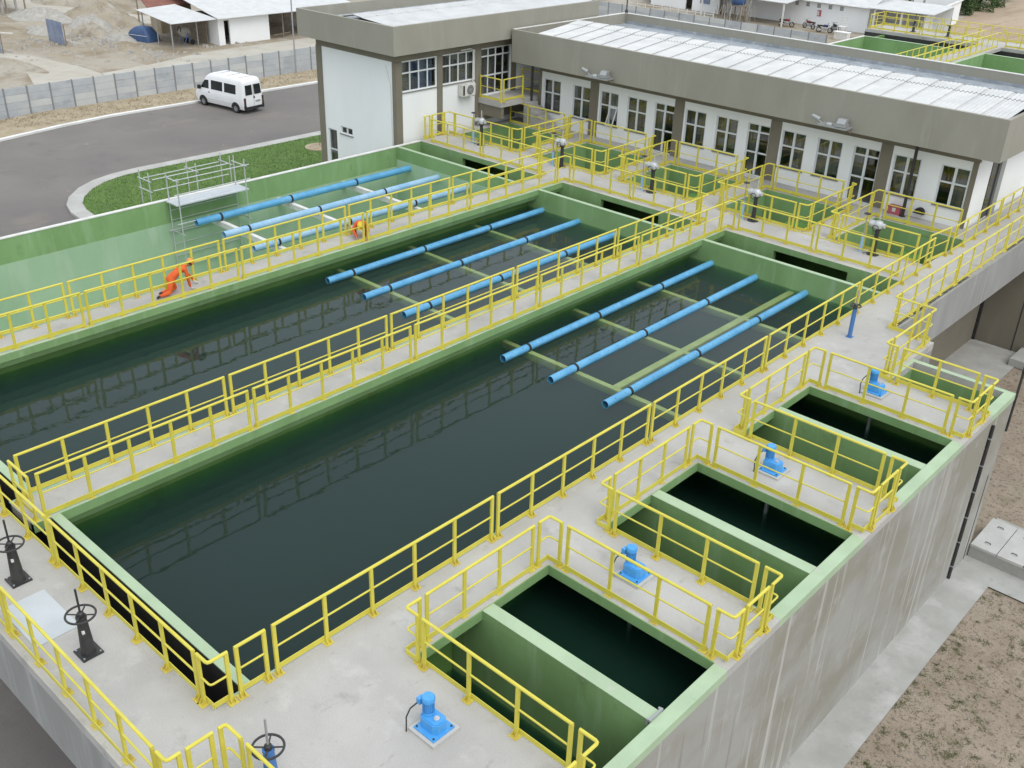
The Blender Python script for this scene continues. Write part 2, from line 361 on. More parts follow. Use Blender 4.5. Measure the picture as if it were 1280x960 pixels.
class MB:
    def __init__(self):
        self.v, self.f = [], []

    def add(self, vs, fs):
        o = len(self.v)
        self.v += [tuple(p) for p in vs]
        self.f += [tuple(i + o for i in f) for f in fs]
        return self

    def box(self, x0, x1, y0, y1, z0, z1):
        return self.add([(x0, y0, z0), (x1, y0, z0), (x1, y1, z0), (x0, y1, z0), (x0, y0, z1), (x1, y0, z1), (x1, y1, z1), (x0, y1, z1)],
                        [(0, 3, 2, 1), (4, 5, 6, 7), (0, 1, 5, 4), (1, 2, 6, 5), (2, 3, 7, 6), (3, 0, 4, 7)])

    def prism(self, poly, z0, z1):
        n = len(poly)
        return self.add([(x, y, z0) for x, y in poly] + [(x, y, z1) for x, y in poly],
                        [tuple(range(n - 1, -1, -1)), tuple(range(n, 2 * n))] + [(i, (i + 1) % n, n + (i + 1) % n, n + i) for i in range(n)])

    def prism_ax(self, poly, a0, a1, ax):
        """poly in the two other axes (in xyz order), extruded along ax."""
        def P(p, a):
            q = list(p)
            q.insert(ax, a)
            return tuple(q)
        n = len(poly)
        return self.add([P(p, a0) for p in poly] + [P(p, a1) for p in poly],
                        [tuple(range(n - 1, -1, -1)), tuple(range(n, 2 * n))] + [(i, (i + 1) % n, n + (i + 1) % n, n + i) for i in range(n)])

    def tube(self, pts, r, n=8, r1=None):
        pts = [Vector(p) for p in pts]
        rings = []
        m = len(pts)
        ref = None
        for i, p in enumerate(pts):
            d = (pts[min(i + 1, m - 1)] - pts[max(i - 1, 0)]).normalized()
            k = 1.0
            if 0 < i < m - 1:
                a, b = (pts[i] - pts[i - 1]).normalized(), (pts[i + 1] - pts[i]).normalized()
                k = 1.0 / max(0.5, math.sqrt(max(0.0, (1 + a.dot(b)) / 2)))
            if ref is None:
                ref = Vector((0, 0, 1)) if abs(d.z) < 0.9 else Vector((1, 0, 0))
            u = (ref - d * ref.dot(d)).normalized()
            w = d.cross(u)
            rr = r if r1 is None else r + (r1 - r) * i / (m - 1)
            rings.append([p + (u * math.cos(2 * math.pi * j / n) + w * math.sin(2 * math.pi * j / n) * k) * rr for j in range(n)])
            ref = u
        vs = [q for R_ in rings for q in R_]
        fs = [tuple(range(n - 1, -1, -1)), tuple(range((m - 1) * n, m * n))]
        for i in range(m - 1):
            for j in range(n):
                fs.append((i * n + j, i * n + (j + 1) % n, (i + 1) * n + (j + 1) % n, (i + 1) * n + j))
        return self.add(vs, fs)

    def lathe(self, c, prof, n=16):
        vs, fs = [], []
        for r, z in prof:
            for j in range(n):
                a = 2 * math.pi * j / n
                vs.append((c[0] + r * math.cos(a), c[1] + r * math.sin(a), c[2] + z))
        m = len(prof)
        for i in range(m - 1):
            for j in range(n):
                fs.append((i * n + j, i * n + (j + 1) % n, (i + 1) * n + (j + 1) % n, (i + 1) * n + j))
        fs.append(tuple(range(n - 1, -1, -1)))
        fs.append(tuple(range((m - 1) * n, m * n)))
        return self.add(vs, fs)

    def ring(self, c, R_, r, n=20, k=6, ax=2):
        vs, fs = [], []
        for i in range(n):
            a = 2 * math.pi * i / n
            for j in range(k):
                b = 2 * math.pi * j / k
                q = [(R_ + r * math.cos(b)) * math.cos(a), (R_ + r * math.cos(b)) * math.sin(a), r * math.sin(b)]
                if ax == 0:
                    q = [q[2], q[0], q[1]]
                if ax == 1:
                    q = [q[0], q[2], q[1]]
                vs.append((c[0] + q[0], c[1] + q[1], c[2] + q[2]))
        for i in range(n):
            for j in range(k):
                fs.append((i * k + j, ((i + 1) % n) * k + j, ((i + 1) % n) * k + (j + 1) % k, i * k + (j + 1) % k))
        return self.add(vs, fs)

    def plate(self, us, vs_, keep, fmap):
        """grid plate with holes; fmap(u, v, side) with side 0 (front) / 1 (back)."""
        us, vs_ = sorted(set(us)), sorted(set(vs_))
        idx = {}

        def V_(i, j, s):
            k = (i, j, s)
            if k not in idx:
                idx[k] = len(self.v)
                self.v.append(tuple(fmap(us[i], vs_[j], s)))
            return idx[k]
        K = [[keep((us[i] + us[i + 1]) / 2, (vs_[j] + vs_[j + 1]) / 2) for j in range(len(vs_) - 1)] for i in range(len(us) - 1)]

        def g(i, j):
            return 0 <= i < len(us) - 1 and 0 <= j < len(vs_) - 1 and K[i][j]
        for i in range(len(us) - 1):
            for j in range(len(vs_) - 1):
                if not K[i][j]:
                    continue
                self.f.append((V_(i, j, 0), V_(i + 1, j, 0), V_(i + 1, j + 1, 0), V_(i, j + 1, 0)))
                self.f.append((V_(i, j + 1, 1), V_(i + 1, j + 1, 1), V_(i + 1, j, 1), V_(i, j, 1)))
                for (di, dj, a, b) in ((-1, 0, (i, j), (i, j + 1)), (1, 0, (i + 1, j + 1), (i + 1, j)), (0, -1, (i + 1, j), (i, j)), (0, 1, (i, j + 1), (i + 1, j + 1))):
                    if not g(i + di, j + dj):
                        self.f.append((V_(*a, 0), V_(*b, 0), V_(*b, 1), V_(*a, 1)))
        return self

    def xform(self, rotz=0.0, loc=(0, 0, 0)):
        c, s = math.cos(rotz), math.sin(rotz)
        self.v = [(c * x - s * y + loc[0], s * x + c * y + loc[1], z + loc[2]) for x, y, z in self.v]
        return self

    def mesh(self, name, material, smooth=False, origin=None):
        if origin is None:
            xs, ys, zs = zip(*self.v)
            origin = ((min(xs) + max(xs)) / 2, (min(ys) + max(ys)) / 2, min(zs))
        me = bpy.data.meshes.new(name)
        me.from_pydata([(x - origin[0], y - origin[1], z - origin[2]) for x, y, z in self.v], [], self.f)
        bm = bmesh.new()
        bm.from_mesh(me)
        bmesh.ops.recalc_face_normals(bm, faces=bm.faces)
        if smooth:
            for f in bm.faces:
                f.smooth = True
            for e in bm.edges:
                if len(e.link_faces) == 2 and e.calc_face_angle(0) > 0.7:
                    e.smooth = False
        bm.to_mesh(me)
        bm.free()
        if material:
            me.materials.append(material)
        return me, Vector(origin)


def link(name, data, org, parent=None, rotz=0.0, label=None, cat=None, group=None, kind=None):
    o = bpy.data.objects.new(name, data)
    COL.objects.link(o)
    org = Vector(org)
    if parent is not None:
        o.parent = parent
        o.location = org - WO[parent.name]
    else:
        o.location = org
    o.rotation_euler = (0, 0, rotz)
    WO[o.name] = org
    if label:
        o['label'] = label
    if cat:
        o['category'] = cat
    if group:
        o['group'] = group
    if kind:
        o['kind'] = kind
    return o


def build(mb, name, material, parent=None, smooth=False, **kw):
    me, org = mb.mesh(name, material, smooth)
    return link(name, me, org, parent, **kw)


def thing(name, label, cat, loc, group=None, rotz=0.0, local=False):
    o = bpy.data.objects.new(name, None)
    COL.objects.link(o)
    o.empty_display_size = 0.2
    o.location = loc
    o.rotation_euler = (0, 0, rotz)
    o['label'] = label
    o['category'] = cat
    if group:
        o['group'] = group
    WO[o.name] = Vector((0, 0, 0)) if local else Vector(loc)
    return o


def copy_thing(root, loc, label, rotz=None):
    """copy of a thing with its parts and sub-parts (shared mesh data)."""
    r = root.copy()
    COL.objects.link(r)
    r.location = loc
    if rotz is not None:
        r.rotation_euler = (0, 0, rotz)
    r['label'] = label
    for ch in list(root.children):
        c = ch.copy()
        COL.objects.link(c)
        c.parent = r
        for g in list(ch.children):
            d = g.copy()
            COL.objects.link(d)
            d.parent = c
    return r


ORD = ['first', 'second', 'third', 'fourth', 'fifth', 'sixth', 'seventh', 'eighth', 'ninth', 'tenth']

# ------------------------------------------------------------------ railing kit
_pm = MB().box(-0.035, 0.035, -0.022, 0.022, 0.0, 1.07)
POST_ME, _ = _pm.mesh('post', M_YEL, origin=(0, 0, 0))
_bm = MB().box(-0.085, 0.085, -0.06, 0.10, 0.0, 0.014)
_bm.add([(-0.045, 0.022, 0.014), (-0.045, 0.095, 0.014), (-0.045, 0.022, 0.13), (-0.033, 0.022, 0.014), (-0.033, 0.095, 0.014), (-0.033, 0.022, 0.13)],
        [(0, 1, 2), (3, 5, 4), (0, 3, 4, 1), (1, 4, 5, 2), (2, 5, 3, 0)])
_bm.add([(0.033, 0.022, 0.014), (0.033, 0.095, 0.014), (0.033, 0.022, 0.13), (0.045, 0.022, 0.014), (0.045, 0.095, 0.014), (0.045, 0.022, 0.13)],
        [(0, 1, 2), (3, 5, 4), (0, 3, 4, 1), (1, 4, 5, 2), (2, 5, 3, 0)])
BASE_ME, _ = _bm.mesh('base_plate', M_YELB, origin=(0, 0, 0))


def rail(path, label, group, z=0.0, side=1, simple=False):
    """one bolted yellow railing unit; side = +1/-1 tells on which side of the path the feet look."""
    p = [Vector((a, b, 0)) for a, b in path]
    root = thing('railing_panel', label, 'railing', (p[0].x, p[0].y, z), group)
    # rounded corner for bent units
    q = [p[0]]
    for i in range(1, len(p) - 1):
        a, b = (p[i - 1] - p[i]), (p[i + 1] - p[i])
        r = min(0.05, a.length * 0.4, b.length * 0.4)
        q += [p[i] + a.normalized() * r, p[i] + (a.normalized() + b.normalized()) * r * 0.3, p[i] + b.normalized() * r]
    q.append(p[-1])
    build(MB().tube([(v.x, v.y, z + 1.085) for v in q], 0.031, 8), 'top_rail', M_YEL, root, smooth=True)
    build(MB().tube([(v.x, v.y, z + 0.60) for v in q], 0.019, 6), 'mid_rail', M_YEL, root, smooth=True)
    mb = MB()
    for i in range(len(p) - 1):
        d = (p[i + 1] - p[i]).normalized()
        n = Vector((-d.y, d.x, 0)) * 0.006
        o = Vector((-d.y, d.x, 0)) * (-0.03 * side)
        a, b = p[i] + o, p[i + 1] + o
        mb.add([(*(a - n).xy, z + 0.05), (*(b - n).xy, z + 0.05), (*(b + n).xy, z + 0.05), (*(a + n).xy, z + 0.05),
                (*(a - n).xy, z + 0.16), (*(b - n).xy, z + 0.16), (*(b + n).xy, z + 0.16), (*(a + n).xy, z + 0.16)],
               [(0, 3, 2, 1), (4, 5, 6, 7), (0, 1, 5, 4), (1, 2, 6, 5), (2, 3, 7, 6), (3, 0, 4, 7)])
    build(mb, 'toe_board', M_YEL, root)
    spots = []
    if len(p) == 2:
        L = (p[1] - p[0]).length
        n = max(1, round(L / 1.08))
        d = (p[1] - p[0]).normalized()
        for i in range(n + 1):
            s = 0.03 + (L - 0.06) * i / n
            spots.append((p[0] + d * s, d))
    else:
        d0, d1 = (p[1] - p[0]).normalized(), (p[-1] - p[-2]).normalized()
        spots = [(p[0] + d0 * 0.03, d0), (p[-1] - d1 * 0.03, d1)]
    for pos, d in spots:
        a = math.atan2(d.y, d.x) + (0 if side > 0 else math.pi)
        po = link('post', POST_ME, (pos.x, pos.y, z), root, rotz=a)
        if not simple:
            b = bpy.data.objects.new('base_plate', BASE_ME)
            COL.objects.link(b)
            b.parent = po
            b.location = (0, 0, 0.0)
    return root


def rail_run(a, b, breaks, axis, other, text, group, side=1, gap=0.13, z=0.0, end='from the near end', simple=False):
    """straight run along axis ('x'/'y') from a to b, split at breaks."""
    cuts = [a] + list(breaks) + [b]
    for i in range(len(cuts) - 1):
        s0 = cuts[i] + (gap / 2 if i else 0)
        s1 = cuts[i + 1] - (gap / 2 if i < len(cuts) - 2 else 0)
        pth = [(s0, other), (s1, other)] if axis == 'x' else [(other, s0), (other, s1)]
        lab = 'yellow railing panel ' + text
        if len(cuts) > 2:
            lab += ', %s %s' % (ORD[i], end)
        rail(pth, lab, group, z, side, simple)


def lrail(p0, p1, p2, text, group, side=1, z=0.0):
    rail([p0, p1, p2], 'bent yellow railing piece ' + text, group, z, side)

# ================================================================== ground and setting
ZG = -5.5
g = MB()
N_ = 60
R_ = 420.0
gv, gf = [], []
cs = sorted(set([-420, -300, -220, -160] + [-130 + 4 * i for i in range(66)] + [180, 240, 320, 420]))
for i, x in enumerate(cs):
    for j, y in enumerate(cs):
        gv.append((x, y, ZG))
n = len(cs)
for i in range(n - 1):
    for j in range(n - 1):
        gf.append((i * n + j, (i + 1) * n + j, (i + 1) * n + j + 1, i * n + j + 1))
g.add(gv, gf)
build(g, 'ground', M_DIRT, label='tan dirt ground reaching far beyond the plant', kind='structure')


def sheet(name, poly, dz, material, label, kind='structure'):
    m = MB().add([(x, y, ZG + dz) for x, y in poly], [tuple(range(len(poly)))])
    return build(m, name, material, label=label, kind=kind)


far_edge = [(-47.5, -40), (-48.2, 0), (-49.2, 12), (-50.2, 19.2), (-51.2, 24), (-51.7, 28), (-51.65, 36), (-51.5, 46), (-51.3, 75)]
sheet('road', far_edge + [(-23.0, 75), (-17.4, 26.0), (-17.4, -0.99), (8.0, -0.99), (12.6, -1.5), (12.6, -40)], 0.004, M_ASPH, 'worn dark asphalt road curving past the tanks')


def strip(name, pts, off0, off1, z0, z1, material, label, parent=None, seg=None, kind='structure'):
    """kerb-like strip along a polyline, offset to the left of travel."""
    mb = MB()
    L, R2 = [], []
    for i, p in enumerate(pts):
        a = Vector(pts[max(i - 1, 0)])
        b = Vector(pts[min(i + 1, len(pts) - 1)])
        d = (b - a).normalized()
        nn = Vector((-d.y, d.x))
        L.append(Vector(p) + nn * off0)
        R2.append(Vector(p) + nn * off1)
    k = len(pts)
    vs = [(v.x, v.y, z0) for v in L] + [(v.x, v.y, z0) for v in R2] + [(v.x, v.y, z1) for v in L] + [(v.x, v.y, z1) for v in R2]
    fs = []
    for i in range(k - 1):
        fs += [(2 * k + i, 2 * k + i + 1, 3 * k + i + 1, 3 * k + i), (i, k + i, k + i + 1, i + 1),
               (i, i + 1, 2 * k + i + 1, 2 * k + i), (k + i + 1, k + i, 3 * k + i, 3 * k + i + 1)]
    fs += [(0, 2 * k, 3 * k, k), (k - 1, 2 * k - 1, 4 * k - 1, 3 * k - 1)]
    mb.add(vs, fs)
    return build(mb, name, material, parent, label=label, kind=kind)


strip('kerb', far_edge, 0.0, 0.34, ZG, ZG + 0.13, M_KERBW, 'white painted kerb along the far side of the road')
strip('verge', far_edge, 0.34, 4.6, ZG, ZG + 0.09, M_SAND, 'sandy verge between white kerb and precast wall')

# lawn island with a wide concrete kerb
kpts = [(-17.9, 13.6), (-26, 14.9), (-31.5, 15.6), (-33.6, 15.85), (-34.9, 16.25), (-36.05, 16.95), (-37.27, 18.12), (-38.1, 19.4), (-38.6, 20.9), (-38.75, 22.6), (-38.6, 30), (-38.55, 36.4), (-38.5, 60)]
kp = []
for i in range(len(kpts) - 1):
    for s in range(3):
        kp.append((kpts[i][0] + (kpts[i + 1][0] - kpts[i][0]) * s / 3, kpts[i][1] + (kpts[i + 1][1] - kpts[i][1]) * s / 3))
kp.append(kpts[-1])
strip('kerb', kp, -0.82, 0.0, ZG, ZG + 0.15, M_KERB, 'wide pale concrete kerb around the lawn')
inner = []
for i, p in enumerate(kp):
    a, b = Vector(kp[max(i - 1, 0)]), Vector(kp[min(i + 1, len(kp) - 1)])
    d = (b - a).normalized()
    q = Vector(p) + Vector((-d.y, d.x)) * -0.83
    inner.append((q.x, q.y))
lawn_poly = inner + [(-23.9, 60), (-23.9, 26), (-17.45, 24.9)]
sheet('lawn', lawn_poly, 0.13, M_GRASS0, 'green lawn between road and tank wall')


def in_poly(x, y, poly):
    c = False
    j = len(poly) - 1
    for i in range(len(poly)):
        xi, yi = poly[i]
        xj, yj = poly[j]
        if (yi > y) != (yj > y) and x < (xj - xi) * (y - yi) / (yj - yi) + xi:
            c = not c
        j = i
    return c


def blades(poly_test, bounds, n, hmin, hmax, w, zb, spread=0.6, clump=None):
    mb = MB()
    vs, fs = [], []
    k = 0
    tries = 0
    while k < n and tries < n * 6:
        tries += 1
        x, y = random.uniform(bounds[0], bounds[1]), random.uniform(bounds[2], bounds[3])
        if clump:
            cx, cy, cr = random.choice(clump)
            rr = cr * abs(random.gauss(0, 0.55))
            an = random.uniform(0, 6.283)
            x, y = cx + rr * math.cos(an), cy + rr * math.sin(an)
        if not poly_test(x, y):
            continue
        a = random.uniform(0, 6.283)
        h = random.uniform(hmin, hmax)
        lx, ly = random.gauss(0, spread) * h, random.gauss(0, spread) * h
        o = len(vs)
        vs += [(x - w * math.cos(a), y - w * math.sin(a), zb), (x + w * math.cos(a), y + w * math.sin(a), zb), (x + lx, y + ly, zb + h)]
        fs.append((o, o + 1, o + 2))
        k += 1
    mb.add(vs, fs)
    return mb


build(blades(lambda x, y: in_poly(x, y, inner + [(-24.0, 45), (-24.0, 24)]), (-38.2, -22, 14, 46), 60000, 0.04, 0.11, 0.02, ZG + 0.13), 'grass', M_GRASS,
      label='short mown grass of the lawn beside the road', kind='stuff')

# right side: apron, path, soil
sheet('soil_ground', [(13.0, -40), (90, -40), (90, 60), (5, 60), (5, 20)], 0.004, M_SOIL, 'brown soil with weeds right of the tanks')
sheet('path', [(12.70, -20), (13.74, -20), (13.74, 19.54), (18.5, 19.56), (18.5, 23.2), (14.3, 23.2), (12.70, 23.2)], 0.05, M_APRON, 'pale concrete apron at the foot of the outer wall')
sheet('path', [(6.9, 23.21), (9.3, 23.21), (9.3, 36.1), (6.9, 36.1)], 0.03, M_APRON, 'concrete paving under the footbridge')
cl = [(random.uniform(13.8, 24), random.uniform(2, 34), random.uniform(0.10, 0.55)) for _ in range(420)]
cl += [(random.uniform(13.7, 16), random.uniform(6, 18), random.uniform(0.08, 0.25)) for _ in range(90)]
cl += [(13.72 + abs(random.gauss(0, 0.08)), random.uniform(5, 19.4), 0.15) for _ in range(30)]
cl += [(14.05, 19.1, 0.5), (14.3, 18.4, 0.5), (14.0, 16.6, 0.4), (14.2, 15.6, 0.45), (15.2, 14.5, 0.6), (14.5, 12.3, 0.5)]
build(blades(lambda x, y: x > 13.76 and (y < 19.5 or y > 23.3 or x > 18.6), (13, 25, 0, 35), 17000, 0.010, 0.05, 0.010, ZG + 0.004, 1.8, cl), 'weeds', M_WEED,
      label='low green weeds scattered over the brown soil', kind='stuff')
pb = MB()
for _ in range(2600):
    x, y = random.uniform(13.8, 24), random.uniform(2, 34)
    s = random.uniform(0.008, 0.04)
    if 19.5 < y < 23.3 and x < 18.6:
        continue
    pb.add([(x - s, y, ZG), (x, y - s, ZG), (x + s, y, ZG), (x, y + s * 0.8, ZG), (x + s * 0.2, y, ZG + s)], [(0, 1, 4), (1, 2, 4), (2, 3, 4), (3, 0, 4)])
build(pb, 'pebbles', M_STONE, label='small pale pebbles lying on the brown soil', kind='stuff')

# ================================================================== the tank block
TB = thing('treatment_tank_block', 'grey concrete tank block with green painted basins and walkways', 'tank block', (0, 10, ZG))
T = 0.22
# deck slab: one sheet with holes
rects = [(-19.0, 8.52, -2.45, -0.75), (7.0, 8.52, -2.45, 22.2), (-1.15, 0.0, -0.58, 26.16), (-9.40, -8.14, -0.58, 26.16),
         (8.52, 12.45, -1.45, 20.66), (8.52, 9.80, 18.8, 22.2), (-17.28, 7.0, 26.16, 33.30), (7.0, 8.52, 22.2, 40.0), (6.45, 7.0, 33.3, 40.0)]
FX = [(-16.75, -12.75), (-11.55, -7.85), (-6.6, -2.92), (-1.62, 2.08), (3.35, 6.95)]
pools = [(8.52, 12.45, 2.45, 6.02), (8.52, 12.45, 7.90, 11.44), (8.52, 12.45, 13.37, 16.91), (9.92, 12.45, 18.90, 20.49)]
holes = list(pools) + [(a, b, 28.35, 32.02) for a, b in FX]


def inr(x, y, rs):
    return any(a < x < b and c < y < d for a, b, c, d in rs)


mb = MB()
allr = rects + holes
mb.plate([v for r in allr for v in r[:2]], [v for r in allr for v in r[2:]], lambda x, y: inr(x, y, rects) and not inr(x, y, holes),
         lambda u, v, s: (u, v, 0.0 if s == 0 else -T))
build(mb, 'walkway_slab', M_DECK, TB)

# coping of the outer right wall: pale green beside the pools, plain between them
cop = [(-1.45, 2.45, 0), (2.45, 6.02, 1), (6.02, 7.90, 0), (7.90, 11.44, 1), (11.44, 13.37, 0), (13.37, 16.91, 1), (16.91, 18.90, 0), (18.90, 20.66, 1)]
for a, b, k in cop:
    build(MB().box(12.45, 12.722, a, b, -0.2, 0.003 if k else 0.0), 'coping', M_PALE if k else M_DECK, TB)
build(MB().box(9.80, 12.45, 20.494, 20.662, -0.2, 0.003), 'coping', M_PALE, TB)
build(MB().box(9.80, 9.915, 18.9, 20.494, -0.2, 0.002), 'coping', M_PALE, TB)
# outer walls
build(MB().box(12.45, 12.715, -1.45, 20.66, ZG, -0.2), 'outer_wall', M_WALL, TB)
build(MB().box(8.2, 12.45, 20.49, 20.66, ZG, -0.2), 'outer_wall', M_WALL, TB)
build(MB().box(8.0, 12.45, -1.45, -1.20, ZG, -T), 'outer_wall', M_WALL, TB)
build(MB().box(-19.0, 8.0, -0.98, -0.78, ZG, -T), 'outer_wall', M_WALL, TB)
build(MB().box(-19.0, 8.55, -2.452, -2.30, -1.62, -T), 'channel_beam', M_BEAM, TB)
build(MB().box(-19.0, 8.55, -2.30, -0.98, -1.62, -1.45), 'channel_floor', M_BEAM, TB)
build(MB().box(8.40, 8.552, -2.30, -1.45, -1.62, -T), 'channel_beam', M_BEAM, TB)
# footbridge beam and the block under it
build(MB().box(8.37, 8.60, 22.2, 40.0, -1.52, -0.0), 'bridge_beam', M_BEAM, TB)
build(MB().box(7.0, 8.37, 22.2, 40.0, -1.52, -1.35), 'bridge_floor', M_BEAM, TB)
build(MB().box(6.80, 7.0, 20.66, 36.0, ZG, -T), 'outer_wall', M_TAUPE, TB)
build(MB().box(8.52, 9.80, 22.05, 22.2, -1.0, -T), 'outer_wall', M_BEAM, TB)
build(MB().box(9.65, 9.80, 20.66, 22.05, -1.0, -T), 'outer_wall', M_BEAM, TB)
# long basin walls
for (x0, x1, y0, y1, nm, mt) in [(-0.66, -0.5, -0.19, 26.16, 'basin_wall', M_GREENW), (-8.86, -8.70, -0.19, 26.16, 'basin_wall', M_GREENW),
                                 (7.5, 7.7, -0.78, 26.16, 'basin_wall', M_GREENW)]:
    build(MB().box(x0, x1, y0, y1, -4.6, -0.42), nm, mt, TB)
# haunches under the slab edges
for xw, s, xe in [(-0.5, 1, 0.0), (-0.66, -1, -1.15), (-8.70, 1, -8.14), (-8.86, -1, -9.40), (7.5, -1, 7.0)]:
    build(MB().prism_ax([(xw, -0.42), (xe - s * 0.10, -0.42), (xe - s * 0.012, -T), (xw, -T)], -0.19, 26.16, 1), 'haunch', M_GREEN, TB)
for xm_ in (-0.58, -8.78):
    build(MB().box(xm_ - 0.08, xm_ + 0.08, -0.19, 26.16, -0.42, -T), 'basin_wall', M_GREENW, TB)
# painted slab edges (a strip on top and the vertical face)
for (x0, x1) in [(-0.14, 0.003), (-1.153, -1.05), (-8.30, -8.137), (-9.403, -9.30), (6.997, 7.06)]:
    build(MB().box(x0, x1, -0.58 if x0 < 6 else -0.75, 26.16, -T - 0.002, 0.002), 'painted_edge', M_GREEN, TB)
    build(MB().box(x0 - 0.001, x1 + 0.001, -0.581 if x0 < 6 else -0.751, 26.16, 0.0005, 0.006), 'painted_strip', M_EDGE, TB)
for k, (a, b, c, d) in enumerate(pools[:3]):
    build(MB().box(a - 0.02, a + 0.003, c, d, -T - 0.002, 0.003), 'painted_edge', M_GREEN, TB)
    build(MB().box(a, b, d - 0.003, d + 0.02, -T - 0.002, 0.0035), 'painted_edge', M_GREEN, TB)
    build(MB().box(a, b, c - 0.02, c + 0.003, -T - 0.002, 0.0035), 'painted_edge', M_GREEN, TB)
# left wall of the drained tank
build(MB().box(-17.27, -17.10, -2.45, 26.16, ZG, -0.95), 'basin_wall', M_DRY, TB)
build(MB().box(-17.27, -17.10, -2.45, 26.16, -0.95, -0.03), 'basin_wall', M_GREEN, TB)
build(MB().box(-17.275, -17.085, -2.45, 26.16, -0.03, 0.003), 'coping', M_CAPW, TB)
# near and far partition walls (level with the deck) and the far wall with its slots
spans = [(-17.10, -9.40, -8.86), (-8.14, -1.15, -0.66), (0.0, 7.0, 7.5)]
ins = [(-17.10, -8.86), (-8.70, -0.66), (-0.5, 7.5)]
for (vx0, vx1, _x), (ix0, ix1) in zip(spans, ins):
    for (y0, y1) in [(-0.19, 0.0), (24.60, 24.77)]:
        build(MB().box(ix0, ix1, y0, y1, -4.6, -T), 'partition_wall', M_GREEN if y0 > 1 else M_GREENW, TB)
        build(MB().box(vx0, vx1, y0, y1, -T, -0.02), 'partition_wall', M_GREEN, TB)
        build(MB().box(vx0, vx1, y0 - 0.003, y1 + 0.003, -0.02, 0.002), 'coping', M_PALE, TB)
    fx0 = {-17.10: -14.25, -8.14: -6.02, 0.0: 2.15}[vx0]
    fx1 = fx0 + 2.95
    fm = MB().plate([ix0, fx0, fx1, ix1], [-4.6, -0.78, -0.228, -0.004], lambda u, v: not (fx0 < u < fx1 and -0.78 < v < -0.228),
                    lambda u, v, s: (u, 26.157 + 0.2 * s, v))
    build(fm, 'far_wall', M_GREEN, TB)
build(MB().box(-17.2, 7.0, 28.1, 28.3, -3.0, -T), 'far_wall', M_GREENW, TB)
build(MB().box(-17.2, 7.0, 26.4, 28.1, -3.0, -2.8), 'channel_floor', M_GREENW, TB)
build(MB().box(-17.1, 7.5, -0.78, 26.16, -4.8, -4.6), 'basin_floor', M_DRY, TB)
# drained tank: inner lower wall tone is the pale dried film
build(MB().box(-17.1, -17.09, 0, 24.6, -4.6, -0.95), 'dried_film', M_DRY, TB)
build(MB().box(-17.09, -8.87, 24.585, 24.6, -4.6, -0.6), 'dried_film', M_DRY, TB)
build(MB().box(-8.88, -8.862, 0, 24.585, -4.6, -0.45), 'dried_film', M_DRY, TB)
# thin black sheets on the walls of the near inlet channel
build(MB().box(-17.0, 7.4, -0.196, -0.1905, -4.6, -0.03), 'black_face', M_BLACKFACE, TB)
build(MB().box(-17.0, 7.4, -0.7785, -0.772, -4.6, -T - 0.004), 'black_face', M_BLACKFACE, TB)
build(MB().box(7.02, 7.03, -0.77, -0.2, -4.6, -T - 0.004), 'black_face', M_BLACKFACE, TB)
# pools: walls under the slab, dividers
for k, (a, b, c, d) in enumerate(pools):
    o = 0.25 if k < 3 else 0.0
    if k == 3:
        build(MB().box(a - 0.15, a, c, d, -4.2, -T), 'pool_wall', M_GREEN, TB)
    else:
        build(MB().box(a - 0.8, b, d + 1.35, d + 1.45, -4.2, -T), 'pool_wall', M_GREENW, TB)
    build(MB().box(a - (0.8 if k < 3 else 0), b, c - o - 0.12, c - o, -4.2, -T), 'pool_wall', M_GREENW, TB)
    build(MB().box(b - 0.004, b + 0.0, c, d, -4.2, -0.2), 'pool_wall', M_GREEN, TB)
    if k == 3:
        build(MB().box(a, b, d - 0.006, d, -4.2, -0.2), 'pool_wall', M_GREEN, TB)
    if k < 3:
        dy = c + 1.66
        build(MB().box(a - 0.8, b - 0.004, dy, dy + 0.28, -4.2, -0.23), 'divider_wall', M_GREEN, TB)
        build(MB().box(a + 0.004, b - 0.004, dy - 0.003, dy + 0.283, -0.23, 0.002), 'divider_wall', M_GREEN, TB)
        build(MB().box(a + 0.004, b - 0.004, dy - 0.006, dy + 0.286, -0.012, 0.006), 'coping', M_PALE, TB)
build(MB().box(8.2, 12.45, -1.2, 20.49, -4.4, -4.2), 'basin_floor', M_GREENW, TB)
# filter cells
for k, (a, b) in enumerate(FX):
    for (x0, x1, y0, y1) in [(a - 0.15, a - 0.005, 28.3, 32.1), (b + 0.005, b + 0.15, 28.3, 32.1), (a - 0.15, b + 0.15, 32.025, 32.2)]:
        build(MB().box(x0, x1, y0, y1, -3.0, -T), 'filter_wall', M_GREEN, TB)
    build(MB().box(a, b, 32.012, 32.024, -T - 0.004, 0.004), 'painted_edge', M_GREEN, TB)
    build(MB().box(a, a + 0.006, 28.36, 32.01, -T - 0.004, 0.003), 'painted_edge', M_GREEN, TB)
    build(MB().box((a + b) / 2 - 0.45, (a + b) / 2 + 0.45, 28.36, 32.01, -1.9, -1.0), 'filter_trough', M_GREENW, TB)
build(MB().box(-17.2, 7.0, 28.3, 32.2, -3.1, -2.9), 'basin_floor', M_GREENW, TB)
# steel floor plate on the near deck
tag_plate = MB().box(2.15, 3.58, -2.18, -1.36, 0.0, 0.012)
build(tag_plate, 'floor_plate', M_PLATE, label='flat pale steel cover plate between two black handwheel pedestals', cat='cover plate')

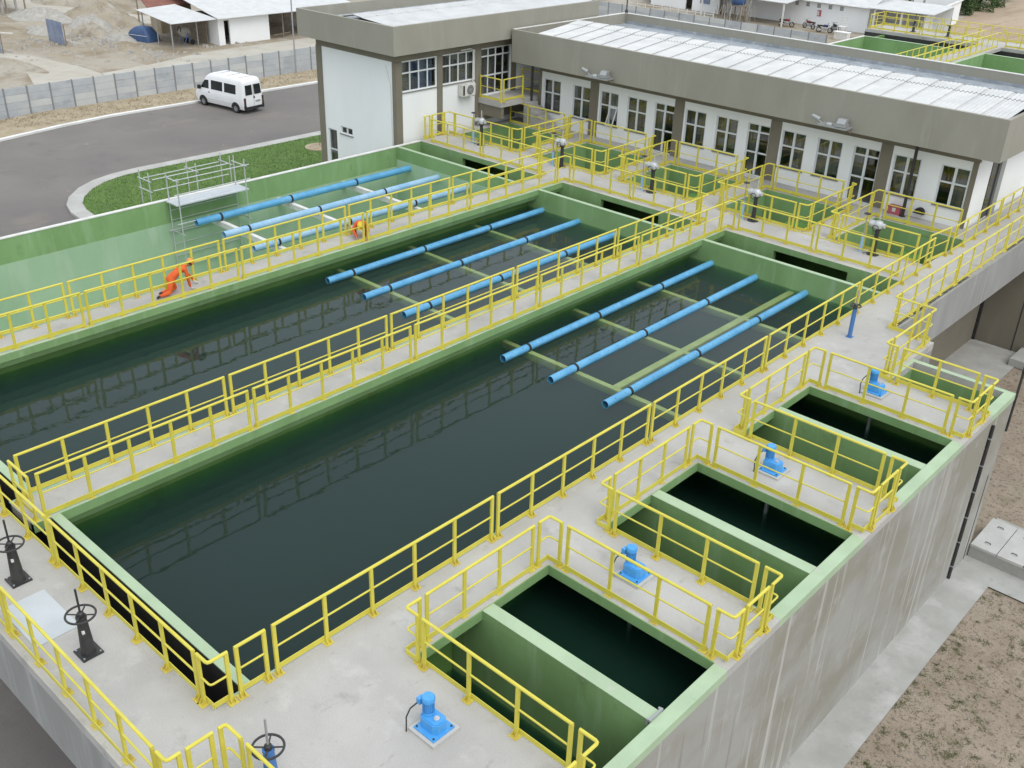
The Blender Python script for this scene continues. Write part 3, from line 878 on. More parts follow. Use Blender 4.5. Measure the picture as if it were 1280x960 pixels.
# ---- water
build(MB().box(-0.498, 7.498, 0.002, 24.598, -4.6, -0.80), 'water', M_WATER, label='dark rippled water in the nearest big tank', kind='structure')
build(MB().box(-8.698, -0.662, 0.002, 24.598, -4.6, -0.82), 'water', M_WATER, label='dark water in the middle big tank', kind='structure')
for k, (a, b, c, d) in enumerate(pools[:3]):
    dy = c + 1.66
    build(MB().box(a - 0.798, b - 0.006, dy + 0.282, d + 1.348, -4.2, -1.15), 'water', M_WATERP, label='dark water behind the divider of the %s mixing pool' % ORD[k], kind='structure')
    build(MB().box(a - 0.798, b - 0.006, c - 0.248, dy - 0.002, -4.2, -2.0), 'water', M_WATERP, label='low dark water before the divider of the %s mixing pool' % ORD[k], kind='structure')
build(MB().box(pools[3][0] + 0.002, 12.444, 18.902, 20.48, -4.2, -1.6), 'water', M_WATERP, label='low dark water in the farthest narrow mixing pool', kind='structure')
for (vx0, vx1, _x), nm in zip(spans, ('left', 'middle', 'right')):
    build(MB().box(vx0 - 0.4, vx1 + 0.4, 24.78, 26.15, -4.6, -1.7), 'water', M_WATERP, label='dark water in the far outlet channel of the %s tank' % nm, kind='structure')
build(MB().box(-17.0, 7.4, -0.77, -0.2, -4.6, -1.1), 'water', M_WATERP, label='black water in the narrow near inlet channel', kind='structure')
for k, (a, b) in enumerate(FX):
    build(MB().box(a, b, 28.31, 32.02, -2.9, -1.55), 'water', M_WATERP, label='dark water in the %s filter cell from the left' % ORD[k], kind='structure')

# ---- submerged beams and blue collector pipes
for (x0, x1, nm, zz, mt) in [(-0.5, 7.5, 'right', -0.90, M_BEAMY), (-8.70, -0.66, 'middle', -0.92, M_BEAMY), (-17.09, -8.88, 'left', -1.02, M_CAPW)]:
    for i, y in enumerate((14.35, 17.8, 21.35)):
        build(MB().box(x0, x1, y - 0.09, y + 0.09, zz - 0.22, zz), 'support_beam', mt, TB)
build(MB().box(3.74, 3.98, 14.44, 24.6, -1.16, -0.895), 'support_beam', M_BEAMY, TB)
PIPES = [('right', (0.5, 2.38, 4.38), M_BLUEP, -0.80), ('middle', (-7.88, -5.92, -3.92), M_BLUEP, -0.82), ('left', (-16.2, -14.25, -12.3), M_BLUEP, -0.85)]
for nm, xs, mt, zc in PIPES:
    for i, x in enumerate(xs):
        r_ = 0.125 if nm != 'left' else 0.145
        pt = thing('collector_pipe', 'long blue collector pipe in the %s tank, %s from its left wall' % ({'right': 'nearest big', 'middle': 'middle big', 'left': 'drained left'}[nm], ORD[i]), 'pipe',
                   (x, 13.24, zc - r_), 'blue collector pipes')
        m_ = mt if not (nm == 'left' and i > 0) else M_BLUEL
        tb = MB()
        npt = 20
        outer, innr = [], []
        for yy in (13.24, 24.60):
            for rr in (r_, r_ - 0.012):
                for j in range(npt):
                    a = 2 * math.pi * j / npt
                    tb.v.append((x + rr * math.cos(a), yy, zc + rr * math.sin(a)))
        for j in range(npt):
            k = (j + 1) % npt
            tb.f += [(j, k, 2 * npt + k, 2 * npt + j), (npt + j, 3 * npt + j, 3 * npt + k, npt + k), (j, npt + j, npt + k, k)]
        build(tb, 'pipe_body', m_, pt, smooth=True)
        for y in (14.35, 17.8, 21.35):
            build(MB().tube([(x, y - 0.045 + 0.0, zc), (x, y + 0.045, zc)], r_ + 0.012, 20), 'clamp', M_DARK, pt, smooth=True)
        hb = MB()
        for h in range(24):
            y = 13.6 + h * 0.45
            for s in (-1, 1):
                a = math.radians(90 + s * 38)
                cxh, czh = x + (r_ + 0.002) * math.cos(a), zc + (r_ + 0.002) * math.sin(a)
                tx, tz = -math.sin(a) * 0.016, math.cos(a) * 0.016
                hb.add([(cxh - tx, y, czh - tz), (cxh, y - 0.016, czh), (cxh + tx, y, czh + tz), (cxh, y + 0.016, czh)], [(0, 1, 2, 3)])
        build(hb, 'drain_holes', M_DARK, pt, kind='stuff')

# vertical drain pipes on the outer wall and the joint
for y, z0, z1, lab in [(19.1, ZG, -0.35, 'black downpipe clipped to the grey outer wall near its far corner')]:
    dp = thing('drain_pipe', lab, 'pipe', (12.76, y, ZG))
    build(MB().tube([(12.765, y, z0), (12.765, y, z1)], 0.045, 10), 'pipe_body', M_BLACK, dp, smooth=True)
    for i in range(6):
        zc = z0 + 0.5 + i * 0.85
        build(MB().box(12.716, 12.82, y - 0.055, y + 0.055, zc - 0.015, zc + 0.015), 'clip', M_GREYMET, dp)
build(MB().box(12.716, 12.726, 20.30, 20.335, ZG + 0.05, -2.5), 'wall_joint', M_BLACK, TB)
lp = thing('lightning_rod', 'thin black pole standing at the far outer corner of the pools', 'pole', (12.72, 20.70, -2.6))
build(MB().tube([(12.735, 20.70, -1.2), (12.735, 20.70, 3.0)], 0.035, 8), 'rod', M_BLACK, lp, smooth=True)
build(MB().box(12.70, 12.80, 20.655, 20.745, 0.65, 0.72), 'clip', M_BLACK, lp)

# cover slabs on the box culvert at the wall corner
cb = thing('box_culvert', 'low concrete box with flat cover slabs beyond the outer wall corner', 'culvert', (14.5, 21.5, ZG))
build(MB().box(12.76, 17.2, 20.56, 22.35, ZG, -5.09), 'box_wall', M_WALL, cb)
for i in range(6):
    x0 = 12.74 + i * 0.76
    cs_ = build(MB().box(x0 + 0.012, x0 + 0.75, 20.545, 22.36, -5.088, -5.0 + random.uniform(-0.006, 0.006)), 'cover_slab', M_COVER, cb)
    for yy in (20.9, 21.95):
        build(MB().tube([(x0 + 0.30, yy, -5.0), (x0 + 0.31, yy, -4.96), (x0 + 0.45, yy, -4.96), (x0 + 0.46, yy, -5.0)], 0.012, 6), 'lifting_loop', M_BLACK, cs_)

# ================================================================== railings
PN = ['nearest', 'second', 'third']
GR = 'yellow railings on the tank block'
rail_run(0.42, 28.24, (5.9, 11.35, 16.8, 22.45), 'y', 7.12, 'right of the nearest big tank', GR, side=-1)
rail_run(-3.0, 6.72, (1.55,), 'x', -0.82, 'along the near inlet channel', GR, side=-1, end='from the left')
lrail((6.80, -0.82), (7.12, -0.82), (7.12, -0.45), 'at the near right corner of the inlet channel', GR, side=-1)
rail([(7.12, -0.32), (7.12, 0.28)], 'short yellow railing panel closing the inlet channel end', GR, side=-1)
rail([(-0.96, -0.46), (-0.06, -0.46)], 'short yellow railing across near end of the walkway between water tanks', GR, side=-1)
rail_run(-0.3, 25.85, (4.92, 10.17, 15.42, 20.67), 'y', -0.075, 'on walkway left of nearest tank', GR, side=1)
rail_run(-0.3, 25.85, (4.91, 10.16, 15.41, 20.66), 'y', -1.06, 'on walkway right of middle tank', GR, side=-1)
rail_run(-0.3, 25.85, (4.85, 10.10, 15.35, 20.6), 'y', -8.28, 'in front of the workers', GR, side=1)
rail_run(-0.3, 25.85, (4.83, 10.08, 15.33, 20.58), 'y', -9.27, 'behind the workers', GR, side=-1)
# near outer edge
rail_run(-4.0, 8.04, (2.9,), 'x', -2.31, 'on near outer deck edge', GR, side=1, end='from the left')
lrail((8.14, -2.31), (8.40, -2.31), (8.40, -2.08), 'at the near outer corner of the deck', GR, side=1)
rail([(8.41, -2.00), (8.41, -1.55)], 'very short yellow railing panel beside the near outer corner piece', GR, side=1)
lrail((8.41, -1.45), (8.41, -1.32), (8.82, -1.32), 'beside the blue handwheel post at bottom', GR, side=1)
rail([(8.95, -1.32), (12.2, -1.32)], 'yellow railing panel on the near edge beside the first mixer', GR, side=1)
rail([(12.63, -1.2), (12.63, 1.80)], 'yellow railing panel on the outer wall beside the nearest mixer', GR, side=1)
# pools
PY = [(2.32, 6.14), (7.78, 11.55), (13.25, 17.08)]
for k, (a, b) in enumerate(PY):
    t = 'of the %s mixing pool' % PN[k]
    lrail((8.38, a + 0.35), (8.38, a), (8.70, a), 'at the near left corner ' + t, GR, side=1)
    rail([(8.80, a), (12.15, a)], 'yellow railing panel on the near side ' + t, GR, side=-1)
    rail([(8.38, a + 0.46), (8.38, b - 0.46)], 'yellow railing panel on the left side ' + t, GR, side=1)
    lrail((8.38, b - 0.33), (8.38, b), (8.72, b), 'at the far left corner ' + t, GR, side=1)
    rail([(8.85, b), (12.16, b)], 'yellow railing panel on the far side ' + t, GR, side=1)
    lrail((12.28, a), (12.64, a), (12.64, a - 0.38), 'at the near right outer corner ' + t, GR, side=1)
    lrail((12.28, b), (12.63, b), (12.63, b + 0.33), 'at the far right outer corner ' + t, GR, side=-1)
    y1 = PY[k + 1][0] - 0.46 if k < 2 else 18.33
    rail([(12.63, b + 0.42), (12.63, y1)], 'short yellow railing panel on the outer wall beyond the %s mixing pool' % PN[k], GR, side=1)
lrail((12.64, 18.43), (12.64, 18.78), (12.29, 18.78), 'at the outer corner of the farthest narrow pool', GR, side=1)
rail([(10.12, 18.78), (12.18, 18.78)], 'yellow railing panel on the near side of the farthest narrow pool', GR, side=-1)
lrail((9.99, 18.78), (9.64, 18.78), (9.64, 19.14), 'at the left corner of the farthest narrow pool', GR, side=-1)
rail([(9.67, 19.24), (9.67, 21.60)], 'yellow railing panel left of the farthest narrow pool', GR, side=1)
lrail((9.67, 21.70), (9.67, 22.08), (9.28, 22.08), 'at the outer corner where the deck ends before the footbridge', GR, side=1)
lrail((9.18, 22.08), (8.42, 22.08), (8.42, 22.44), 'where the footbridge begins', GR, side=-1)
rail_run(22.54, 39.6, (27.25, 31.98, 36.7), 'y', 8.42, 'on the outer edge of the footbridge', GR, side=1)
rail_run(30.08, 39.6, (34.8,), 'y', 7.13, 'on the inner edge of the footbridge', GR, side=-1)
# far side of the tanks
YF = 26.42
lrail((-9.27, 25.95), (-9.27, YF), (-9.62, YF), 'at the far right corner of the drained tank', GR, side=-1)
rail_run(-16.62, -9.72, (-13.25,), 'x', YF, 'across the far end of the drained tank', GR, side=1, end='from the left')
lrail((-8.28, 25.95), (-8.28, YF), (-7.95, YF), 'at the far left corner of the middle tank', GR, side=1)
rail_run(-7.85, -1.52, (-4.72,), 'x', YF + 0.06, 'across the far end of the middle tank', GR, side=1, end='from the left')
lrail((-1.06, 25.95), (-1.06, YF), (-1.40, YF), 'at the far right corner of the middle tank', GR, side=-1)
lrail((-0.075, 25.95), (-0.075, YF), (0.22, YF), 'at the far left corner of the nearest tank', GR, side=1)
rail_run(0.32, 6.72, (3.5,), 'x', YF + 0.1, 'across the far end of the nearest tank', GR, side=1, end='from the left')
# filter cells
GF = 'yellow railings around the filter cells'
FR = [(-17.2, -12.62), (-11.68, -7.66), (-6.74, -2.76), (-1.74, 2.25), (3.2, 7.08)]
for k, (a, b) in enumerate(FR):
    t = 'of %s filter cell from left' % ORD[k]
    y0, y1 = 28.12, 32.14
    if k == 0:
        lrail((a + 0.1, 26.5), (a, 26.46), (a, 26.9), 'at the far left corner of the drained tank', GF, side=-1)
        rail([(a, 27.0), (a, 27.75)], 'short yellow railing panel beside the white building corner', GF, side=-1)
        lrail((a, 27.82), (a + 0.02, 28.11), (a + 0.45, 28.11), 'at the near left corner ' + t, GF, side=-1)
    else:
        lrail((a, y0 + 0.36), (a, y0), (a + 0.35, y0), 'at the near left corner ' + t, GF, side=-1)
        rail([(a, y0 + 0.46), (a, y1 - 0.5)], 'yellow railing panel on the left side ' + t, GF, side=1)
        lrail((a, y1 - 0.38), (a, y1), (a + 0.3, y1), 'at the far left corner ' + t, GF, side=1)
    rail([(a + 0.46, y0), (b - 0.46, y0)], 'yellow railing panel on the near side ' + t, GF, side=-1)
    if k < 4:
        lrail((b - 0.36, y0), (b, y0 + 0.02), (b, y0 + 0.36), 'at the near right corner ' + t, GF, side=-1)
        rail([(b, y0 + 0.48), (b, y1 - 0.45)], 'yellow railing panel on the right side ' + t, GF, side=-1)
        lrail((b, y1 - 0.33), (b, y1 + 0.05), (b - 0.2, y1 + 0.05), 'at the far right corner ' + t, GF, side=1)
    else:
        rail([(b - 0.17, y0 + 0.2), (b - 0.02, y0 + 1.7)], 'slanted yellow railing panel on the right side ' + t, GF, side=-1)
    rail([(a + 0.42, y1), (b - 0.5, y1)], 'yellow railing panel on the far side ' + t, GF, side=1)

# ================================================================== buildings
def window(parent, plane, u0, u1, z0, z1, w0, nu, trans, door=False, room=None, open_pane=None, sill=True):
    """plane 'y' (facade faces -y at y=w0) or 'x' (facade faces +x at x=w0). Frame recessed, panes are sub-parts."""
    d0, d1 = 0.05, 0.10
    fr = 0.055

    def bx(m, a, b, c, d, e0=d0, e1=d1):
        if plane == 'y':
            m.box(a, b, w0 + e0, w0 + e1, c, d)
        elif plane == 'x':
            m.box(w0 - e1, w0 - e0, a, b, c, d)
        return m
    m = MB()
    bx(m, u0, u0 + fr, z0, z1)
    bx(m, u1 - fr, u1, z0, z1)
    bx(m, u0 + fr, u1 - fr, z1 - fr, z1)
    bx(m, u0 + fr, u1 - fr, z0, z0 + (0.03 if door else fr))
    us = [u0 + (u1 - u0) * i / nu for i in range(nu + 1)]
    mw = 0.055 if nu == 2 else 0.035
    for u in us[1:-1]:
        bx(m, u - mw, u + mw, z0 + fr, z1 - fr, d0 - 0.004, d1 - 0.002)
    for z in trans:
        for i in range(nu):
            a = us[i] + (fr if i == 0 else mw)
            b = us[i + 1] - (fr if i == nu - 1 else mw)
            bx(m, a, b, z - 0.035, z + 0.035)
    fo = build(m, 'door' if door else 'window', M_FRAME, parent)
    zs = [z0] + sorted(trans) + [z1]
    for i in range(nu):
        for j in range(len(zs) - 1):
            a = us[i] + (fr if i == 0 else mw)
            b = us[i + 1] - (fr if i == nu - 1 else mw)
            c = zs[j] + (fr if j == 0 else 0.035)
            d = zs[j + 1] - (fr if j == len(zs) - 2 else 0.035)
            if open_pane == (i, j):
                q = MB()
                tilt = 0.35
                hgt = d - c
                for (aa, bb, cc, dd) in ((a, a + 0.05, 0, 1), (b - 0.05, b, 0, 1), (a + 0.05, b - 0.05, 0, 0.06), (a + 0.05, b - 0.05, 0.94, 1)):
                    y_t, y_b = w0 + d0 - 0.02 - tilt * (1 - dd), w0 + d0 - 0.02 - tilt * (1 - cc)
                    q.add([(aa, y_b, c + hgt * cc), (bb, y_b, c + hgt * cc), (bb, y_b + 0.03, c + hgt * cc), (aa, y_b + 0.03, c + hgt * cc),
                           (aa, y_t, c + hgt * dd), (bb, y_t, c + hgt * dd), (bb, y_t + 0.03, c + hgt * dd), (aa, y_t + 0.03, c + hgt * dd)],
                          [(0, 3, 2, 1), (4, 5, 6, 7), (0, 1, 5, 4), (1, 2, 6, 5), (2, 3, 7, 6), (3, 0, 4, 7)])
                build(q, 'open_sash', M_FRAME, fo)
                q = MB().add([(a + 0.05, w0 + d0 - tilt, c + 0.04), (b - 0.05, w0 + d0 - tilt, c + 0.04), (b - 0.05, w0 + d0 - 0.02, d - 0.04), (a + 0.05, w0 + d0 - 0.02, d - 0.04)], [(0, 1, 2, 3)])
                build(q, 'pane', M_GLASS, fo)
                continue
            build(bx(MB(), a, b, c, d, d0 + 0.02, d0 + 0.028), 'pane', M_GLASS, fo)
    if sill and not door:
        if plane == 'y':
            sm = MB().box(u0 - 0.06, u1 + 0.06, w0 - 0.05, w0 + 0.11, z0 - 0.05, z0 - 0.002)
        else:
            sm = MB().box(w0 - 0.11, w0 + 0.05, u0 - 0.04, u1 + 0.04, z0 - 0.05, z0 - 0.002)
        build(sm, 'sill', M_SILL, fo)
    return fo


def corr_sheet(w, l0, z0, l1, z1, waves=6, amp=0.032):
    """corrugated sheet: x across (width w), from (y=l0,z0) to (l1,z1)."""
    vs, fs = [], []
    k = waves * 4
    for i in range(k + 1):
        x = w * i / k
        dz = amp * math.cos(2 * math.pi * i / 4) + 0.03 * (i / k - 0.5)
        vs += [(x, l0, z0 + dz), (x, l1, z1 + dz)]
    for i in range(k):
        fs.append((2 * i, 2 * i + 2, 2 * i + 3, 2 * i + 1))
    return vs, fs


# ---------------- building 2 (long office block behind the filters)
B2 = thing('office_building', 'long low white office building with grey fascia behind the filter cells', 'building', (-4.7, 33.3, ZG))
YB = 33.30
wins = [(-15.55, -14.43), (-13.62, -12.52), (-11.89, -10.78), (-10.23, -9.10), (-6.90, -5.79), (-5.24, -4.12), (-1.92, -0.80), (-0.25, 0.87), (3.10, 4.21), (5.02, 6.15)]
doors = [(-8.63, -7.52), (-3.62, -2.52), (1.37, 2.50)]
cols = [(-15.87, -15.70), (-12.52, -12.0), (-7.52, -7.0), (-2.52, -2.0), (2.50, 3.0), (6.18, 6.39)]
us = [-15.87, 6.39] + [v for w_ in wins + doors for v in w_]
keep = lambda u, v: not (any(a < u < b and 0.71 < v < 2.30 for a, b in wins) or any(a < u < b and 0.03 < v < 2.30 for a, b in doors))
build(MB().plate(us, [-0.02, 0.03, 0.71, 2.30, 2.62], keep, lambda u, v, s: (u, YB + 0.18 * s, v)), 'front_wall', M_WHITE, B2)
build(MB().box(-15.87, 6.39, YB - 0.012, YB + 0.18, 2.621, 3.05), 'lintel_beam', M_TAUPE, B2)
for a, b in cols:
    build(MB().box(a, b, YB - 0.03, YB + 0.02, -0.02, 2.62), 'column', M_TAUPE, B2)
for i, (a, b) in enumerate(wins):
    window(B2, 'y', a, b, 0.71, 2.30, YB, 2, (1.63,), open_pane=(1, 0) if i == 2 else None)
for a, b in doors:
    fo = window(B2, 'y', a, b, 0.03, 2.30, YB, 2, (1.05, 1.95), door=True)
    build(MB().box((a + b) / 2 + 0.06, (a + b) / 2 + 0.08, YB + 0.0, YB + 0.04, 0.95, 1.25), 'handle', M_STEEL, fo)
    build(MB().box(a, b, YB - 0.25, YB - 0.03, 0.0, 0.05), 'doorstep', M_CAPW, B2)
build(MB().box(6.19, 6.39, YB + 0.181, 41.3, ZG, 3.05), 'side_wall', M_WHITE, B2)
build(MB().box(-15.87, -15.67, YB + 0.181, 41.3, ZG, 3.05), 'side_wall', M_WHITE, B2)
build(MB().box(-15.67, 6.19, 41.1, 41.3, ZG, 3.05), 'back_wall', M_WHITE, B2)
build(MB().box(-15.67, 6.19, YB + 0.19, 41.1, -0.25, -0.05), 'floor', M_ROOM, B2)
build(MB().box(-15.67, 6.19, 38.2, 38.3, -0.05, 3.05), 'inner_wall', M_ROOM, B2)
for x in (-12.3, -7.3, -2.3, 2.7):
    build(MB().box(x - 0.05, x + 0.05, YB + 0.19, 38.2, -0.05, 3.05), 'inner_wall', M_ROOM, B2)
# things dimly seen inside: blinds
for a, b in ((-15.5, -14.48), (-13.2, -12.6)):
    build(MB().box(a, b, YB + 0.30, YB + 0.32, 0.75, 2.25), 'blind', M_FASCIA, B2)
# side wall pilaster and side window
build(MB().box(6.391, 6.50, 35.7, 36.2, 0.0, 3.0), 'pilaster', M_GREYMET, B2)
build(MB().box(6.391, 6.42, 34.9, 35.69, 0.05, 2.4), 'side_door', M_VGLASS, B2)
# fascia ring
OX0, OX1, OY0, OY1 = -16.85, 7.40, 32.2, 41.5
th = 0.16
ring = lambda x0, x1, y0, y1: (lambda u, v: not (x0 + th < u < x1 - th and y0 + th < v < y1 - th))
build(MB().plate([OX0, OX0 + th, OX1 - th, OX1], [OY0, OY0 + th, OY1 - th, OY1], ring(OX0, OX1, OY0, OY1), lambda u, v, s: (u, v, 4.60 if s == 0 else 3.04)), 'fascia', M_FASCIA, B2)
cpz = lambda u, v, s: (u, v, 4.628 if s == 0 else 4.602)
build(MB().box(OX0 - 0.01, OX1 - th, OY1 - th - 0.01, OY1 + 0.01, 4.602, 4.63), 'parapet_cap', M_CAPW, B2)
build(MB().box(OX0 - 0.01, OX0 + th + 0.01, OY0 + 0.05, OY1 - th - 0.012, 4.602, 4.63), 'parapet_cap', M_CAPW, B2)
build(MB().box(OX0 + th, OX1 - th, OY0 + th, OY1 - th, 3.05, 3.12), 'roof_slab', M_FASCIA, B2)
build(MB().box(OX0 + th, OX1 - th, 39.0, OY1 - th, 3.121, 4.08), 'gutter', M_MEMB, B2)
build(MB().box(OX0 + th, OX1 - th, OY1 - th - 0.012, OY1 - th - 0.001, 4.081, 4.22), 'flashing', M_MEMB, B2)
rf = build(MB().box(-15.5, 7.15, 32.45, 39.3, 3.2, 3.3), 'roof', M_ROOF, B2)
shA, _ = (lambda m: m.mesh('roof_sheet', M_ROOF, origin=(0, 0, 0)))(MB().add(*corr_sheet(1.03, 32.42, 4.53, 35.15, 4.80)))
shB, _ = (lambda m: m.mesh('roof_sheet', M_ROOF, origin=(0, 0, 0)))(MB().add(*corr_sheet(1.03, 35.70, 4.885, 39.3, 4.15)))
shC, _ = (lambda m: m.mesh('ridge_piece', M_ROOF, origin=(0, 0, 0)))(MB().add(*corr_sheet(1.03, 34.95, 4.80, 35.72, 4.895, amp=0.034)))
nsh = 23
x0_ = -15.45
for i in range(nsh):
    x = x0_ + i * 0.985
    dz = random.uniform(-0.004, 0.004)
    for me, nm, dx in ((shA, 'roof_sheet', 0), (shB, 'roof_sheet', 0), (shC, 'ridge_piece', 0.0)):
        link(nm, me, (x, random.uniform(-0.015, 0.015), dz), rf)
# fascia gable fill at the left end of the roof
build(MB().prism_ax([(32.45, 3.3), (39.3, 3.3), (39.3, 4.12), (35.7, 4.85), (32.45, 4.50)], -15.5, -15.42, 0), 'roof_end', M_ROOF, B2)

for i, (a, b) in enumerate(wins):  # sheets added behind the panes, standing in for their grey reflections
    if i in (2, 4, 6, 9):
        a = a + 0.5
    build(MB().box(a + 0.02, b - 0.02, YB + 0.22, YB + 0.235, 0.72 + 0.1 * (i % 3), 2.29), 'grey_backing', M_SHEETG, B2)
for a, b in doors:  # same added grey sheets behind the door glass
    build(MB().box(a + 0.02, a + 0.55, YB + 0.22, YB + 0.235, 0.05, 2.29), 'grey_backing', M_SHEETG, B2)

# ---------------- floodlight brackets on the fascia
for (x, nm) in ((-10.95, 'left'), (1.0, 'right')):
    L_ = thing('floodlight_bracket', 'metal floodlights on a shelf bolted to the grey fascia, %s one' % nm, 'floodlight', (x, 32.2, 3.05), 'fascia floodlights')
    build(MB().prism_ax([(x - 0.62, 3.20), (x + 0.62, 3.20), (x + 0.62, 3.26), (x - 0.62, 3.26)], 31.62, 32.2, 1), 'shelf', M_GREYMET, L_)
    build(MB().prism_ax([(31.75, 3.2), (32.2, 3.2), (32.2, 3.0)], x + 0.50, x + 0.58, 0), 'shelf_bracket', M_TAUPE, L_)
    build(MB().box(x + 0.1, x + 0.55, 31.66, 32.0, 3.28, 3.40), 'lamp_head', M_GREYMET, L_)
    build(MB().prism_ax([(31.68, 3.41), (31.98, 3.41), (32.02, 3.58), (31.80, 3.58)], x + 0.15, x + 0.50, 0), 'reflector', M_GREYMET, L_)
    build(MB().tube([(x - 0.55, 31.85, 3.26), (x - 0.72, 31.78, 3.42)], 0.03, 8), 'arm', M_GREYMET, L_)
    build(MB().tube([(x - 0.95, 31.74, 3.52), (x - 0.62, 31.78, 3.40)], 0.07, 10, r1=0.11), 'lamp_head', M_GREYMET, L_)
    build(MB().lathe((x - 0.2, 31.8, 3.26), [(0.16, 0), (0.16, 0.05), (0.10, 0.10)], 14), 'junction_box', M_GREYMET, L_)

# black downpipe poles
for (x, y, lab) in ((-15.93, 32.8, 'slim black pole rising to fascia at left end of long building'), (4.04, 32.98, 'slim black pole rising to fascia near right end of long building')):
    pl = thing('black_pole', lab, 'pole', (x, y, 0), 'black poles before the facade')
    build(MB().tube([(x, y, 0), (x, y, 3.03)], 0.065, 12), 'shaft', M_BLACK, pl, smooth=True)
    build(MB().lathe((x, y, 0), [(0.12, 0), (0.12, 0.03), (0.075, 0.05)], 12), 'foot', M_BLACK, pl)
rb = thing('crate', 'small dark red crate on the floor beside the black pole', 'crate', (3.68, 33.05, 0))
build(MB().box(3.42, 3.92, 32.92, 33.18, 0.0, 0.30), 'crate_body', M_REDBOX, rb)
build(MB().box(3.40, 3.94, 32.90, 33.20, 0.30, 0.34), 'lid', M_REDBOX, rb)
build(MB().box(3.60, 3.74, 32.905, 32.919, 0.12, 0.28), 'paper_label', M_CAPW, rb)
bd = thing('round_vent', 'black half-round vent low on the white wall', 'vent', (4.6, 33.25, 0.2))
build(MB().prism_ax([(4.6 + 0.2 * math.cos(math.pi * i / 10), 0.25 + 0.2 * math.sin(math.pi * i / 10)) for i in range(11)], 33.10, 33.295, 1), 'hood', M_DARK, bd)
build(MB().box(4.38, 4.82, 33.08, 33.296, 0.22, 0.249), 'rim', M_BLACK, bd)

# ---------------- building 1 (tall block at left)
B1 = thing('control_building', 'tall white control building with grey columns left of the tanks', 'building', (-20.5, 25.1, ZG))
XB = -17.60
XL, YN, YE1 = -23.45, 25.12, 39.2
rw = [(25.46, 27.72), (28.08, 30.34)]
dr = (30.78, 32.96)
keep1 = lambda u, v: not (any(a < u < b and 2.29 < v < 3.70 for a, b in rw) or (dr[0] < u < dr[1] and 1.42 < v < 3.70))
build(MB().plate([YN + 0.2, YE1] + [v for w_ in rw + [dr] for v in w_], [ZG, 1.42, 2.29, 3.70, 3.72], keep1, lambda u, v, s: (XB - 0.2 * s, u, v)), 'right_wall', M_WHITE, B1)
for a, b in rw:
    window(B1, 'x', a, b, 2.29, 3.70, XB, 4, (3.15,))
window(B1, 'x', dr[0], dr[1], 1.42, 3.70, XB, 4, (2.35, 3.30), door=True)
for a, b in ((YN - 0.02, 25.45), (27.73, 28.07), (30.35, 30.74), (32.99, 33.35)):
    build(MB().box(XB - 0.1, XB + 0.05, a, b, ZG if a < 30 else 0.0, 3.72), 'column', M_TAUPE, B1)
build(MB().box(XB - 0.2, XB + 0.03, YN, YE1, 3.721, 4.15), 'lintel_beam', M_TAUPE, B1)
keepn = lambda u, v: not (-21.87 < u < -20.97 and -0.37 < v < -0.0 or -22.90 < u < -22.22 and -2.4 < v < -0.30)
build(MB().plate([XL, -22.90, -22.22, -21.87, -20.97, XB - 0.1], [ZG, -2.4, -0.37, -0.30, 0.0, 3.70], keepn, lambda u, v, s: (u, YN + 0.2 * s, v)), 'near_wall', M_WHITE, B1)
build(MB().box(XL - 0.05, XB + 0.05, YN - 0.025, YN + 0.2, 3.701, 4.15), 'lintel_beam', M_TAUPE, B1)
build(MB().box(XL - 0.06, XL + 0.35, YN - 0.05, YN + 0.05, ZG, 3.70), 'column', M_TAUPE, B1)
build(MB().box(XB - 0.22, XB + 0.051, YN - 0.051, YN - 0.0205, ZG, 3.70), 'column', M_TAUPE, B1)
window(B1, 'y', -21.87, -20.97, -0.37, 0.0, YN, 2, (), sill=True)
window(B1, 'y', -22.90, -22.22, -2.4, -0.30, YN, 1, (-1.35,), door=True)
build(MB().box(XL, XL + 0.2, YN + 0.2, YE1, ZG, 4.15), 'left_wall', M_WHITE, B1)
build(MB().box(XL, XB, YE1, YE1 + 0.2, ZG, 4.15), 'back_wall', M_WHITE, B1)
build(MB().box(XL + 0.2, XB - 0.2, YN + 0.2, YE1, 1.2, 1.4), 'floor', M_ROOM, B1)
build(MB().box(-21.0, -20.9, YN + 0.2, YE1, 1.4, 4.1), 'inner_wall', M_ROOM, B1)
build(MB().box(-23.2, -20.3, 26.0, 26.1, ZG, 1.2), 'inner_wall', M_ROOM, B1)
build(MB().box(XB - 0.30, XB - 0.27, 26.2, 27.65, 2.2, 3.7), 'curtain', M_CURT, B1)
build(MB().box(XB - 0.30, XB - 0.27, 28.1, 30.3, 2.2, 3.7), 'blind', M_SHEETG, B1)
build(MB().box(XB - 0.30, XB - 0.27, 25.5, 26.19, 2.2, 3.7), 'curtain', M_SHEETG, B1)
build(MB().box(XB - 0.30, XB - 0.27, 30.8, 32.0, 1.42, 3.7), 'curtain', M_SHEETG, B1)
build(MB().box(-22.9, -22.2, YN + 0.22, YN + 0.24, -2.4, -0.3), 'blind', M_SHEETG, B1)
